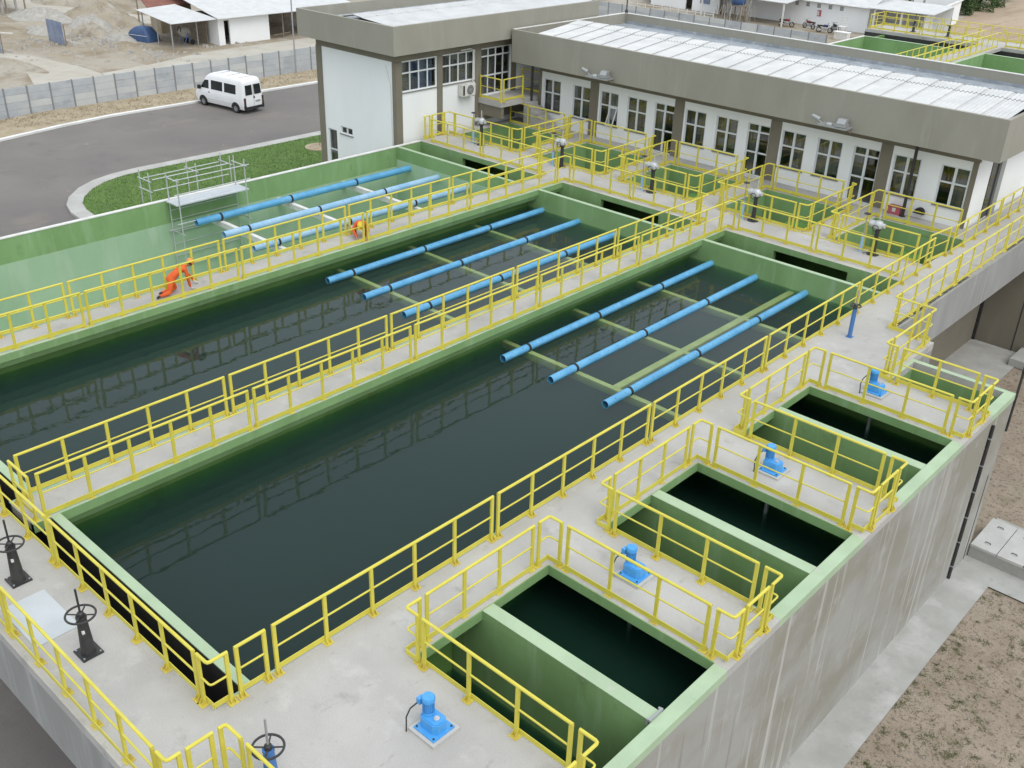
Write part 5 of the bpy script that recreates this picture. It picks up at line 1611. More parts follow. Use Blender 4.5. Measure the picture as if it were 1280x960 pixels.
va = math.atan2(-0.46, -3.58)
mid = Vector(((-50.66 - 47.08) / 2, (34.86 + 35.32) / 2))
left = Vector((-math.sin(va), math.cos(va)))
vc = mid - left * 0.85
VAN = thing('van', 'white passenger van seen from behind on the asphalt road', 'van', (vc.x, vc.y, ZG + 0.004), rotz=va, local=True)
lv = [(0.30, -2.70, 2.62, 0.90, 0.20), (0.42, -2.74, 2.72, 0.95, 0.22), (0.75, -2.75, 2.76, 0.98, 0.24), (1.00, -2.75, 2.70, 0.985, 0.26), (1.14, -2.74, 2.52, 0.98, 0.26),
      (1.24, -2.73, 2.22, 0.97, 0.24), (1.45, -2.72, 2.02, 0.955, 0.22), (1.85, -2.69, 1.72, 0.915, 0.20), (2.15, -2.66, 1.48, 0.88, 0.19), (2.34, -2.62, 1.26, 0.845, 0.20), (2.45, -2.54, 1.05, 0.78, 0.20), (2.50, -2.44, 0.90, 0.68, 0.20)]
build(loft_body(lv), 'body', M_VAN, VAN, smooth=True)


def side_hw(z):
    for i in range(len(lv) - 1):
        if lv[i][0] <= z <= lv[i + 1][0]:
            t = (z - lv[i][0]) / (lv[i + 1][0] - lv[i][0])
            return tuple(lv[i][k] + (lv[i + 1][k] - lv[i][k]) * t for k in (1, 2, 3))
    return lv[-1][1:4]


def side_panel(pts, s, off):
    vs = []
    for (x, z) in pts:
        vs.append((x, s * (side_hw(z)[2] + off), z))
    for (x, z) in pts:
        vs.append((x, s * (side_hw(z)[2] - 0.03), z))
    k = len(pts)
    return MB().add(vs, [tuple(range(k)), tuple(range(2 * k - 1, k - 1, -1))] + [(i, (i + 1) % k, k + (i + 1) % k, k + i) for i in range(k)])


for s in (1, -1):
    build(side_panel([(1.06, 1.36), (1.98, 1.36), (1.70, 1.72), (1.48, 1.96), (1.06, 1.98)], s, 0.006), 'side_window', M_VGLASS, VAN)
    build(side_panel([(-0.46, 1.36), (0.80, 1.36), (0.80, 2.02), (-0.46, 2.02)], s, 0.006), 'side_window', M_VGLASS, VAN)
    build(side_panel([(-1.92, 1.36), (-0.66, 1.36), (-0.66, 2.02), (-1.92, 2.02)], s, 0.006), 'side_window', M_VGLASS, VAN)
    build(side_panel([(-1.45, 0.60), (1.9, 0.60), (1.9, 0.66), (-1.45, 0.66)], s, 0.012), 'side_moulding', M_CAPW, VAN)
    build(side_panel([(0.90, 0.45), (0.925, 0.45), (0.925, 2.1), (0.90, 2.1)], s, 0.003), 'door_seam', M_GREYMET, VAN)
    build(side_panel([(-0.58, 0.45), (-0.56, 0.45), (-0.56, 2.15), (-0.58, 2.15)], s, 0.003), 'door_seam', M_GREYMET, VAN)
    build(side_panel([(0.98, 1.08), (1.12, 1.08), (1.12, 1.14), (0.98, 1.14)], s, 0.02), 'door_handle', M_DARK, VAN)
    mi = MB().box(1.92, 2.08, s * 0.98 if s > 0 else -1.20, 1.20 if s > 0 else s * 0.98, 1.25, 1.52)
    build(mi, 'wing_mirror', M_DARK, VAN)
    for wx in (1.80, -1.80):
        arch = MB().prism_ax([(wx + 0.44 * math.cos(math.pi * i / 12), 0.36 + 0.44 * math.sin(math.pi * i / 12)) for i in range(13)], s * 0.80 if s > 0 else -0.992, 0.992 if s > 0 else s * 0.80, 1)
        build(arch, 'wheel_arch', M_DARK, VAN)
        wheel(VAN, wx, s * 0.87, 0.335, 0.22, 0.20)
    build(MB().box(-2.772, -2.70, s * 0.84 - 0.075, s * 0.84 + 0.075, 0.62, 1.18), 'tail_light', M_RED, VAN)
    build(MB().box(-2.778, -2.70, s * 0.84 - 0.09, s * 0.84 + 0.09, 0.30, 0.62), 'bumper_corner', M_DARK, VAN)
    rw_ = MB().add([(-2.748, s * 0.10, 1.36), (-2.748, s * 0.74, 1.36), (-2.708, s * 0.70, 2.06), (-2.708, s * 0.10, 2.06), (-2.70, s * 0.10, 1.36), (-2.70, s * 0.74, 1.36), (-2.66, s * 0.70, 2.06), (-2.66, s * 0.10, 2.06)],
                   [(0, 1, 2, 3), (7, 6, 5, 4), (0, 4, 5, 1), (1, 5, 6, 2), (2, 6, 7, 3), (3, 7, 4, 0)])
    build(rw_, 'rear_window', M_VGLASS, VAN)
    build(MB().box(2.60, 2.775, s * 0.62 - 0.2, s * 0.62 + 0.2, 0.72, 0.95), 'headlight', M_STEEL, VAN)
build(MB().box(-2.80, -2.60, -0.74, 0.74, 0.34, 0.52), 'rear_bumper', M_DARK, VAN)
build(MB().box(2.60, 2.80, -0.80, 0.80, 0.32, 0.58), 'front_bumper', M_DARK, VAN)
build(MB().box(-2.762, -2.74, -0.012, 0.012, 0.6, 2.1), 'rear_door_seam', M_GREYMET, VAN)
build(MB().box(-2.766, -2.74, -0.60, -0.14, 0.78, 0.92), 'number_plate', M_GREYMET, VAN)
build(MB().box(-2.775, -2.74, -0.10, 0.02, 1.08, 1.22), 'rear_handle', M_DARK, VAN)
ws = MB().add([(2.10, -0.82, 1.36), (2.10, 0.82, 1.36), (1.52, 0.74, 2.12), (1.52, -0.74, 2.12), (2.06, -0.82, 1.30), (2.06, 0.82, 1.30), (1.46, 0.74, 2.08), (1.46, -0.74, 2.08)],
              [(0, 1, 2, 3), (7, 6, 5, 4), (0, 4, 5, 1), (1, 5, 6, 2), (2, 6, 7, 3), (3, 7, 4, 0)])
build(ws, 'windscreen', M_VGLASS, VAN)
for (a, b) in ((-2.0, -1.9), (-0.8, -0.7), (0.3, 0.4)):
    build(MB().box(a, b, -0.60, 0.60, 2.501, 2.515), 'roof_rib', M_GREYMET, VAN)

# ================================================================== precast plate walls
def precast(axis, fixed, a0, a1, step, hgt, rows, label, z=ZG, thick=0.06):
    w = thing('precast_wall', label, 'wall', ((fixed, a0, z) if axis == 'y' else (a0, fixed, z)))
    n = int((a1 - a0) / step)
    rh = hgt / rows

    def B(m, s0, s1, t0, t1, z0, z1):
        return m.box(fixed + t0, fixed + t1, s0, s1, z0, z1) if axis == 'y' else m.box(s0, s1, fixed + t0, fixed + t1, z0, z1)
    m1, o1 = B(MB(), 0.05, step - 0.05, -thick / 2, thick / 2, 0, rh - 0.012).mesh('plate', M_PRE, origin=(fixed, 0, 0) if axis == 'y' else (0, fixed, 0))
    m2, o2 = B(MB(), 0.05, step - 0.05, -thick / 2, thick / 2, 0, rh - 0.012).mesh('plate', M_PRE2, origin=(fixed, 0, 0) if axis == 'y' else (0, fixed, 0))
    mp, op = B(MB(), -0.05, 0.05, -0.06, 0.06, 0, hgt + 0.03).mesh('post', M_POSTC, origin=(fixed, 0, 0) if axis == 'y' else (0, fixed, 0))
    for i in range(n + 1):
        s = a0 + i * step
        link('post', mp, (fixed, s, z) if axis == 'y' else (s, fixed, z), w)
        if i == n:
            break
        for r in range(rows):
            zz = z + r * rh + 0.004
            dt = random.uniform(-0.008, 0.008)
            me = m2 if random.random() < 0.22 else m1
            link('plate', me, (fixed + dt, s, zz) if axis == 'y' else (s, fixed + dt, zz), w)
    return w


precast('y', -55.95, 14.0, 62.0, 1.66, 2.02, 4, 'long wall of grey precast concrete plates along the road verge')
precast('x', 93.9, -74.0, -29.0, 2.0, 2.0, 4, 'far grey precast plate wall beyond the long office building')

# ================================================================== dirt yard behind the left wall
def mound(name, cx, cy, rx, ry, h, material, label, seed=0, cat=None):
    mb = MB()
    n, k = 56, 18
    vs, fs = [], []
    for i in range(k + 1):
        t = i / k
        for j in range(n):
            a = 2 * math.pi * j / n
            q = 1 + 0.16 * math.sin(3 * a + seed) + 0.10 * math.sin(5 * a + 2 * seed)
            x, y = cx + rx * (1 - t) * math.cos(a) * q, cy + ry * (1 - t) * math.sin(a) * q
            nz = noise.fractal(Vector((x * 0.9 + seed * 7, y * 0.9, 0)), 0.8, 2.0, 5)
            z = h * (1 - (1 - t) ** 2) ** 1.1 * (1 + 0.35 * nz) + 0.10 * min(1, t * 5) * noise.fractal(Vector((x * 3, y * 3, seed)), 0.7, 2.0, 4)
            vs.append((x, y, ZG + (z if i else -0.03)))
    for i in range(k):
        for j in range(n):
            fs.append((i * n + j, i * n + (j + 1) % n, (i + 1) * n + (j + 1) % n, (i + 1) * n + j))
    fs.append(tuple(range(k * n, (k + 1) * n)))
    mb.add(vs, fs)
    return build(mb, name, material, smooth=True, label=label, kind='structure')


trk = [(-57.0, 30), (-62, 33), (-66, 34.5), (-70, 34.5), (-76, 33.5), (-84, 31.0), (-95, 27), (-95, 23), (-82, 26.5), (-76, 29.5), (-70, 30), (-64, 28), (-57, 26)]
sheet('track', trk, 0.006, M_PATH, 'pale packed track crossing the dirt yard')
sheet('track', [(-57.0, 30.1), (-62, 33.1), (-66, 34.6), (-67, 40), (-69, 46), (-69.5, 60), (-57, 60)], 0.007, M_PATH, 'pale strip of packed ground before the white hut')
sheet('track', [(-120, 40), (-92, 47), (-84, 52), (-84, 55), (-95, 52), (-125, 46)], 0.006, M_PATH, 'pale track along the top edge of the yard')
for i, (cx, cy, rx, ry, h) in enumerate([(-92, 48, 7, 3, 1.3), (-88, 45, 3, 2.0, 1.1), (-84, 43, 2.8, 1.6, 1.0), (-79, 43.5, 2.5, 1.4, 0.6), (-75.5, 42, 2.2, 1.0, 0.5), (-88, 40, 3.0, 1.6, 0.5), (-73, 30.5, 4.0, 1.5, 0.35), (-97, 44, 5, 3, 0.8), (-105, 52, 8, 4, 1.5), (-64, 44, 1.4, 0.9, 0.3)]):
    mound('mound', cx, cy, rx, ry, h, (M_DIRT, M_STONE, M_DIRT, M_STONE)[i % 4], 'low heap of %s in the dirt yard' % ('soil', 'rubble')[i % 2], i)
rb_ = MB()
for _ in range(420):
    q = random.choice([(-84, 41, 5, 3), (-77, 42, 4, 2), (-90, 45, 6, 3), (-70, 42, 3, 3), (-80, 36, 8, 4), (-72, 52, 2, 4)])
    x, y = random.gauss(q[0], q[2] * 0.5), random.gauss(q[1], q[3] * 0.5)
    s = random.uniform(0.06, 0.28)
    a = random.uniform(0, 3)
    c_, s_ = math.cos(a) * s, math.sin(a) * s
    z1 = ZG + s * random.uniform(0.4, 1.0)
    rb_.add([(x - c_, y - s_, ZG), (x + s_, y - c_, ZG), (x + c_, y + s_, ZG), (x - s_, y + c_, ZG), (x - c_ * 0.6, y - s_ * 0.7, z1), (x + s_ * 0.7, y - c_ * 0.5, z1), (x + c_ * 0.6, y + s_ * 0.6, z1), (x - s_ * 0.5, y + c_ * 0.7, z1)],
            [(4, 5, 6, 7), (0, 1, 5, 4), (1, 2, 6, 5), (2, 3, 7, 6), (3, 0, 4, 7)])
build(rb_, 'rubble', M_STONE, label='scattered rubble stones in the dirt yard', kind='stuff')
vb_ = blades(lambda x, y: True, (-55.4, -52.3, 15, 60), 2600, 0.05, 0.22, 0.03, ZG + 0.09, 0.9)
build(vb_, 'dry_grass', M_SAND, label='dry grass tufts on the sandy verge', kind='stuff')

# open shed with white roof
sh = thing('shed', 'open shed with white sheet roof on thin posts in the yard', 'shed', (-75, 46, ZG))
for (x, y) in ((-71.27, 44.5), (-74.9, 45.1), (-72.3, 47.8), (-79.5, 46.2), (-78.5, 48.8)):
    build(MB().tube([(x, y, ZG), (x, y, ZG + 2.5)], 0.06, 8), 'post', M_GREYMET, sh)
rmb = MB().add([(-80.0, 45.9, -2.95), (-70.9, 44.3, -3.02), (-70.7, 49.2, -2.98), (-79.0, 49.6, -2.6), (-80.0, 45.9, -3.0), (-70.9, 44.3, -3.07), (-70.7, 49.2, -3.03), (-79.0, 49.6, -2.65)],
               [(0, 1, 2, 3), (7, 6, 5, 4), (0, 4, 5, 1), (1, 5, 6, 2), (2, 6, 7, 3), (3, 7, 4, 0)])
build(rmb, 'roof', M_ROOF, sh)
build(MB().box(-78.9, -72.6, 49.0, 49.1, ZG, ZG + 2.3), 'back_wall', M_WOOD, sh)
hut = thing('hut', 'white plastered hut with dark doorway beside the open shed', 'hut', (-74, 52, ZG))
hw_ = MB().plate([49.35, 50.02, 50.62, 55.2], [ZG, ZG + 2.25, ZG + 2.5], lambda u, v: not (50.02 < u < 50.62 and v < ZG + 2.25), lambda u, v, s: (-71.0 - 0.2 * s, u, v))
build(hw_, 'front_wall', M_WHITE, hut)
build(MB().box(-76, -71.2, 49.35, 49.5, ZG, ZG + 2.5), 'side_wall', M_WHITE, hut)
build(MB().box(-76, -71.2, 55.05, 55.2, ZG, ZG + 2.5), 'side_wall', M_WHITE, hut)
build(MB().box(-76.2, -76, 49.35, 55.2, ZG, ZG + 2.5), 'back_wall', M_WOOD, hut)
r2 = MB().add([(-70.3, 49.0, -2.92), (-70.1, 66, -2.92), (-84, 66, -1.5), (-84, 51.0, -1.5), (-70.3, 49.0, -2.98), (-70.1, 66, -2.98), (-84, 66, -1.56), (-84, 51.0, -1.56)],
              [(0, 1, 2, 3), (7, 6, 5, 4), (0, 4, 5, 1), (1, 5, 6, 2), (2, 6, 7, 3), (3, 7, 4, 0)])
build(r2, 'roof', M_ROOF, hut)
for (x, y) in ((-71.2, 57.0), (-71.2, 59.5), (-71.2, 62), (-78, 57), (-78, 62)):
    build(MB().tube([(x, y, ZG), (x, y, ZG + 2.55)], 0.07, 8), 'post', M_WOOD, hut)
build(MB().box(-80, -79.8, 55.3, 66, ZG, ZG + 2.6), 'back_wall', M_WOOD, hut)
tl_ = thing('tiled_roof', 'strip of red tiled roof behind the white shed', 'roof', (-81.3, 50.4, ZG))
build(MB().add([(-80.4, 47.4, -2.95), (-79.6, 52.5, -2.75), (-82.4, 53.0, -2.3), (-83.0, 48.2, -2.5), (-80.4, 47.4, -3.05), (-79.6, 52.5, -2.85), (-82.4, 53.0, -2.4), (-83.0, 48.2, -2.6)],
               [(0, 1, 2, 3), (7, 6, 5, 4), (0, 4, 5, 1), (1, 5, 6, 2), (2, 6, 7, 3), (3, 7, 4, 0)]), 'tiles', M_TILE, tl_)
build(MB().box(-82.3, -80.3, 48.6, 52.2, ZG, -2.9), 'wall', M_SAND, tl_)
# clutter in the open part beside the hut
tmb = thing('timber_pile', 'untidy pile of weathered timber beside the white hut', 'timber pile', (-73, 59, ZG))
for i in range(14):
    a = random.uniform(-0.6, 0.6)
    x, y = random.uniform(-76, -70.8), random.uniform(56, 63)
    m_ = MB().box(-1.2, 1.2, -0.06, 0.06, 0, 0.06)
    q = build(m_.xform(random.uniform(0, 3.1), (x, y, ZG + random.uniform(0.0, 0.9))), 'timber', M_WOOD, tmb)
# concrete mixer
mx = thing('concrete_mixer', 'old concrete mixer drum under the open shed', 'mixer', (-73.6, 47.2, ZG), local=True)
drm = MB().lathe((0, 0, 0), [(0.22, -0.55), (0.52, -0.25), (0.55, 0.15), (0.30, 0.55)], 18)
drm.v = [(x * 0.35 - z * 0.94 if False else x, y * 0.4 - z * 0.9, y * 0.9 + z * 0.4 + 1.15) for x, y, z in drm.v]
build(drm, 'drum', M_STONE, mx, smooth=True)
build(MB().ring((0, -0.52, 1.37), 0.27, 0.05, 18, 6, 1), 'mouth_ring', M_BLACK, mx)
for sx in (-0.55, 0.55):
    build(MB().tube([(sx, -0.4, 0), (sx, 0, 1.15), (sx, 0.5, 0)], 0.04, 6), 'frame', M_BLUES, mx)
    build(MB().tube([(sx - 0.05, 0.45, 0.25), (sx + 0.05, 0.45, 0.25)], 0.25, 14), 'wheel', M_TYRE, mx)
# tarp covered vehicle shape
tp = thing('tarp_heap', 'dark blue tarpaulin draped over a load beside the shed', 'tarpaulin', (-77.9, 45.2, ZG), local=True, rotz=0.2)
build(loft_body([(0.0, -1.6, 1.6, 0.85, 0.3), (0.5, -1.5, 1.55, 0.8, 0.3), (0.9, -1.2, 1.2, 0.7, 0.3), (1.25, -0.6, 0.9, 0.6, 0.3), (1.32, -0.4, 0.7, 0.5, 0.25)]), 'cover', M_TARP, tp, smooth=True)
build(MB().tube([(-1.5, -0.86, 0.55), (1.5, -0.84, 0.6)], 0.02, 5), 'rope', M_CAPW, tp)
# hoarding sheets
for (x, y, ln, h, lab) in ((-82.6, 37.9, 3.3, 2.1, 'faded blue-grey hoarding sheet standing in the yard'), (-82.5, 31.9, 3.4, 2.1, 'faded blue-grey hoarding sheet at the left frame edge')):
    hd = thing('hoarding', lab, 'hoarding', (x + ln / 2, y, ZG), 'yard hoardings')
    for i in range(3):
        w = ln / 3
        build(MB().add(*(lambda vs, fs: ([(x + i * w + a, y + dz * 2 + random.uniform(-0.02, 0.02), ZG + b) for a, b, dz in vs], fs))(
            [(w * k / 8, zz, 0.012 * (k % 2)) for zz in (0.05, h + random.uniform(-0.05, 0.05)) for k in range(9)], [(k, k + 1, 9 + k + 1, 9 + k) for k in range(8)])), 'sheet', M_HOARD, hd)
    for i in range(4):
        build(MB().box(x + i * ln / 3 - 0.04, x + i * ln / 3 + 0.04, y + 0.08, y + 0.16, ZG, ZG + h - 0.1), 'post', M_WOOD, hd)
# poles
for (x, y, h, r, lab) in ((-85.8, 49.2, 9, 0.09, 'thin wooden pole standing left of the white shed'), (-100.2, 41.6, 8, 0.10, 'thin pole at top left before the far white roof'),
                          (-100.8, 43.9, 8, 0.10, 'thin pole right of the far white roof at top left'), (-55.4, 46.8, 9.5, 0.07, 'slim grey lamp pole beside the precast wall'), (-78, 58, 8, 0.08, 'pole behind the white hut roof')):
    p_ = thing('utility_pole', lab, 'pole', (x, y, ZG))
    build(MB().tube([(x, y, ZG), (x, y, ZG + h)], r, 8, r1=r * 0.7), 'shaft', M_WOOD if r > 0.075 else M_GREYMET, p_, smooth=True)
    build(MB().lathe((x, y, ZG), [(r * 2, 0), (r * 2, 0.06), (r * 1.1, 0.12)], 10), 'footing', M_STONE, p_)
fr_ = thing('far_shed', 'far low shed with white roof at the top left edge', 'shed', (-106, 40, ZG))
build(MB().add([(-114, 41.5, -3.1), (-99.5, 40.9, -3.4), (-100.5, 43.3, -2.9), (-114, 46, -2.7), (-114, 41.5, -3.2), (-99.5, 40.9, -3.5), (-100.5, 43.3, -3.0), (-114, 46, -2.8)],
               [(0, 1, 2, 3), (7, 6, 5, 4), (0, 4, 5, 1), (1, 5, 6, 2), (2, 6, 7, 3), (3, 7, 4, 0)]), 'roof', M_ROOF, fr_)
for (x, y) in ((-100.3, 41.2), (-101, 43), (-106, 41.6), (-112, 42)):
    build(MB().box(x - 0.1, x + 0.1, y - 0.1, y + 0.1, ZG, -3.4), 'post', M_STONE, fr_)
# long boards lying at the left edge
for i in range(3):
    build(MB().box(-1.6, 1.6, -0.12, 0.12, 0, 0.08).xform(0.5 + 0.1 * i, (-93 + i * 1.6, 35 + i * 0.5, ZG)), 'board', M_CAPW, label='pale board lying on the ground at left edge, %s from the left' % ORD[i], cat='board', group='boards on the ground at left')
# planting ring on the lawn
pr = thing('planting_ring', 'bare circular planting bed in the lawn beside the white building', 'planting bed', (-35.2, 33.7, ZG))
build(MB().lathe((-35.2, 33.7, ZG + 0.13), [(0.95, 0), (0.95, 0.07), (0.6, 0.10), (0.05, 0.14)], 24), 'soil', M_SAND, pr, smooth=True)
build(MB().tube([(-35.2, 33.7, ZG + 0.2), (-35.15, 33.75, ZG + 0.6), (-35.2, 33.7, ZG + 0.9)], 0.02, 5), 'sapling_stem', M_BARK, pr)

# ================================================================== second tank block beyond the building
T2 = thing('second_tank_block', 'second green tank block beyond the long building at top right', 'tank block', (-8, 65, ZG))
for (x0, x1) in ((-17.6, -17.4), (-10.0, -9.85), (-8.05, -7.9), (0.0, 0.2)):
    build(MB().box(x0, x1, 44, 74.7, ZG, -0.02), 'basin_wall', M_GREEN, T2)
    build(MB().box(x0 - 0.02, x1 + 0.02, 44, 74.7, -0.019, 0.004), 'coping', M_CAPW if x0 < -17 else M_PALE, T2)
for (x0, x1) in ((-17.4, -10.0), (-7.9, 0.0)):
    build(MB().box(x0, x1, 74.5, 74.7, ZG, -0.02), 'partition_wall', M_GREEN, T2)
    build(MB().box(x0, x1, 74.48, 74.72, -0.019, 0.004), 'coping', M_PALE, T2)
    build(MB().box(x0, x1, 44, 74.5, -4.2, -4.0), 'basin_floor', M_DRY, T2)
build(MB().box(-9.85, -8.05, 44, 78.4, -0.25, 0.0), 'walkway_slab', M_DECK, T2)
build(MB().box(-19.2, 14, 78.4, 81.6, -0.25, 0.0), 'walkway_slab', M_DECK, T2)
build(MB().box(-19.2, 14, 78.38, 78.6, -1.5, -0.251), 'channel_wall', M_BLACK, T2)
build(MB().box(-17.6, -17.4, 74.7, 78.4, ZG, -0.3), 'basin_wall', M_GREENW, T2)
build(MB().box(-17.4, 0, 74.8, 78.4, -4.2, -4.0), 'basin_floor', M_GREENW, T2)
build(MB().box(-19.2, -19.0, 78.4, 81.6, ZG, -0.25), 'outer_wall', M_WALL, T2)
GB = 'yellow railings on the second tank block'
rail_run(46, 78.2, (51.3, 56.6, 61.9, 67.2, 72.6), 'y', -9.55, 'left on second block walkway', GB, side=-1)
rail_run(46, 78.2, (51.3, 56.6, 61.9, 67.2, 72.6), 'y', -8.35, 'right on second block walkway', GB, side=1)
rail_run(-19.0, -10.0, (-14.6,), 'x', 78.62, 'on second block deck, near left edge', GB, side=-1, end='from the left')
rail_run(-7.9, 3.0, (-2.5,), 'x', 78.62, 'on second block deck, near right edge', GB, side=-1, end='from the left')
rail_run(-19.0, 6.0, (-14.0, -9.0, -4.0, 1.0), 'x', 81.4, 'on far outer edge of second block', GB, side=1, end='from the left')
rail([(-19.05, 78.7), (-19.05, 81.3)], 'yellow railing panel on the left end of the second block', GB, side=1)
for i, x in enumerate((-15.8, -12.9, -5.8)):
    handwheel('handwheel_pedestal', (x, 80.0, 0), 'tiny black handwheel pedestal on the second tank block, %s from the left' % ORD[i])

# ================================================================== far yard: white house, bikes, cars
H = thing('white_house', 'long white house with small high windows beyond the far wall', 'house', (-40, 113, ZG))
hwin = [(-45.95 + 1.45 * i, -45.95 + 1.45 * i + 0.46) for i in range(7)]
hz0, hz1 = ZG + 2.08, ZG + 2.55
YH = 111.0
build(MB().plate([-56, -33.6] + [v for w_ in hwin for v in w_], [ZG, hz0, hz1, ZG + 2.85], lambda u, v: not (any(a < u < b for a, b in hwin) and hz0 < v < hz1), lambda u, v, s: (u, YH + 0.2 * s, v)), 'front_wall', M_WHITE, H)
for a, b in hwin:
    f_ = build(MB().box(a, b, YH + 0.06, YH + 0.12, hz0, hz0 + 0.04).box(a, b, YH + 0.06, YH + 0.12, hz1 - 0.04, hz1).box(a, a + 0.04, YH + 0.06, YH + 0.12, hz0 + 0.04, hz1 - 0.04).box(b - 0.04, b, YH + 0.06, YH + 0.12, hz0 + 0.04, hz1 - 0.04), 'window', M_SILL, H)
    build(MB().box(a + 0.04, b - 0.04, YH + 0.09, YH + 0.10, hz0 + 0.04, hz1 - 0.04), 'pane', M_GREYMET, f_)
build(MB().box(-33.8, -33.6, YH + 0.2, 119, ZG, ZG + 2.85), 'side_wall', M_WHITE, H)
build(MB().box(-56, -33.8, 118.8, 119, ZG, ZG + 2.85), 'back_wall', M_WHITE, H)
build(MB().add([(-56.4, YH - 0.6, ZG + 2.78), (-33.2, YH - 0.6, ZG + 2.78), (-33.2, 115, ZG + 4.1), (-56.4, 115, ZG + 4.1), (-33.2, 119.6, ZG + 2.8), (-56.4, 119.6, ZG + 2.8)], [(0, 1, 2, 3), (3, 2, 4, 5)]), 'roof', M_ROOF, H)
build(MB().prism_ax([(YH - 0.5, ZG + 2.75), (115, ZG + 4.0), (119.5, ZG + 2.75)], -33.75, -33.65, 0), 'gable', M_WHITE, H)
build(MB().box(-40.0, -39.5, YH - 0.04, YH - 0.003, ZG + 1.15, ZG + 1.85), 'wall_notice', M_REDBOX, H)
build(MB().box(-39.95, -39.75, YH - 0.05, YH - 0.041, ZG + 1.25, ZG + 1.75), 'notice_paper', M_CAPW, H)
pc = thing('porch', 'small white canopy roof on posts left of the white house', 'porch', (-46, 107, ZG))
build(MB().add([(-54, 106.8, ZG + 2.7), (-41.9, 106.8, ZG + 2.7), (-41.9, 110.9, ZG + 3.1), (-54, 110.9, ZG + 3.1), (-54, 106.8, ZG + 2.62), (-41.9, 106.8, ZG + 2.62), (-41.9, 110.9, ZG + 3.02), (-54, 110.9, ZG + 3.02)],
               [(0, 1, 2, 3), (7, 6, 5, 4), (0, 4, 5, 1), (1, 5, 6, 2), (2, 6, 7, 3), (3, 7, 4, 0)]), 'roof', M_ROOF, pc)
for x in (-53.5, -47.9, -42.3):
    build(MB().box(x - 0.08, x + 0.08, 106.9, 107.06, ZG, ZG + 2.62), 'post', M_CAPW, pc)
H2 = thing('white_outbuilding', 'white outbuilding with dark doorway left of the porch', 'house', (-58, 112, ZG))
build(MB().plate([-63, -57.6, -56.6, -52.6], [ZG, ZG + 2.2, ZG + 3.4], lambda u, v: not (-57.6 < u < -56.6 and v < ZG + 2.2), lambda u, v, s: (u, 109.5 + 0.2 * s, v)), 'front_wall', M_WHITE, H2)
build(MB().box(-63, -52.6, 113, 113.2, ZG, ZG + 3.4), 'back_wall', M_ROOM, H2)
build(MB().box(-63.3, -52.4, 109.0, 114, ZG + 3.4, ZG + 3.5), 'roof', M_ROOF, H2)
build(MB().box(-55.4, -54.0, 109.42, 109.497, ZG + 1.0, ZG + 2.1), 'shutter', M_HOARD, H2)
# wood store and blue drum
wd = thing('wood_pile', 'leaning stack of grey poles and timber before the white house', 'wood pile', (-46, 104, ZG))
for i in range(34):
    x = random.uniform(-49.3, -43.2)
    y = random.uniform(103.4, 104.8)
    build(MB().tube([(x, y, ZG), (x + random.uniform(-0.7, 0.7), y + random.uniform(-0.3, 0.5), ZG + random.uniform(1.2, 2.9))], random.uniform(0.03, 0.07), 6), 'pole', M_WOOD if i % 3 else M_STONE, wd)
bt = thing('water_drum', 'blue plastic water tank above the wood pile', 'water tank', (-47.6, 105.4, ZG))
build(MB().lathe((-47.6, 105.6, ZG + 2.0), [(0.75, 0), (0.85, 0.25), (0.85, 0.8), (0.7, 1.0), (0.2, 1.1)], 18), 'tank', M_TARP, bt, smooth=True)
build(MB().box(-48.5, -46.7, 104.8, 106.4, ZG + 1.85, ZG + 1.99), 'platform', M_WOOD, bt)
for sx in (-48.3, -46.9):
    for sy in (105.0, 106.2):
        build(MB().box(sx - 0.06, sx + 0.06, sy - 0.06, sy + 0.06, ZG, ZG + 1.85), 'leg', M_WOOD, bt)
# white picket rail
pk = thing('picket_fence', 'low white rail fence before the white outbuilding', 'fence', (-56, 103.4, ZG))
for z in (0.35, 0.75):
    build(MB().box(-62, -49.5, 103.42, 103.47, ZG + z, ZG + z + 0.08), 'rail', M_CAPW, pk)
for i in range(11):
    x = -62 + i * 1.25
    build(MB().box(x - 0.05, x + 0.05, 103.36, 103.415, ZG, ZG + 1.0), 'post', M_CAPW, pk)


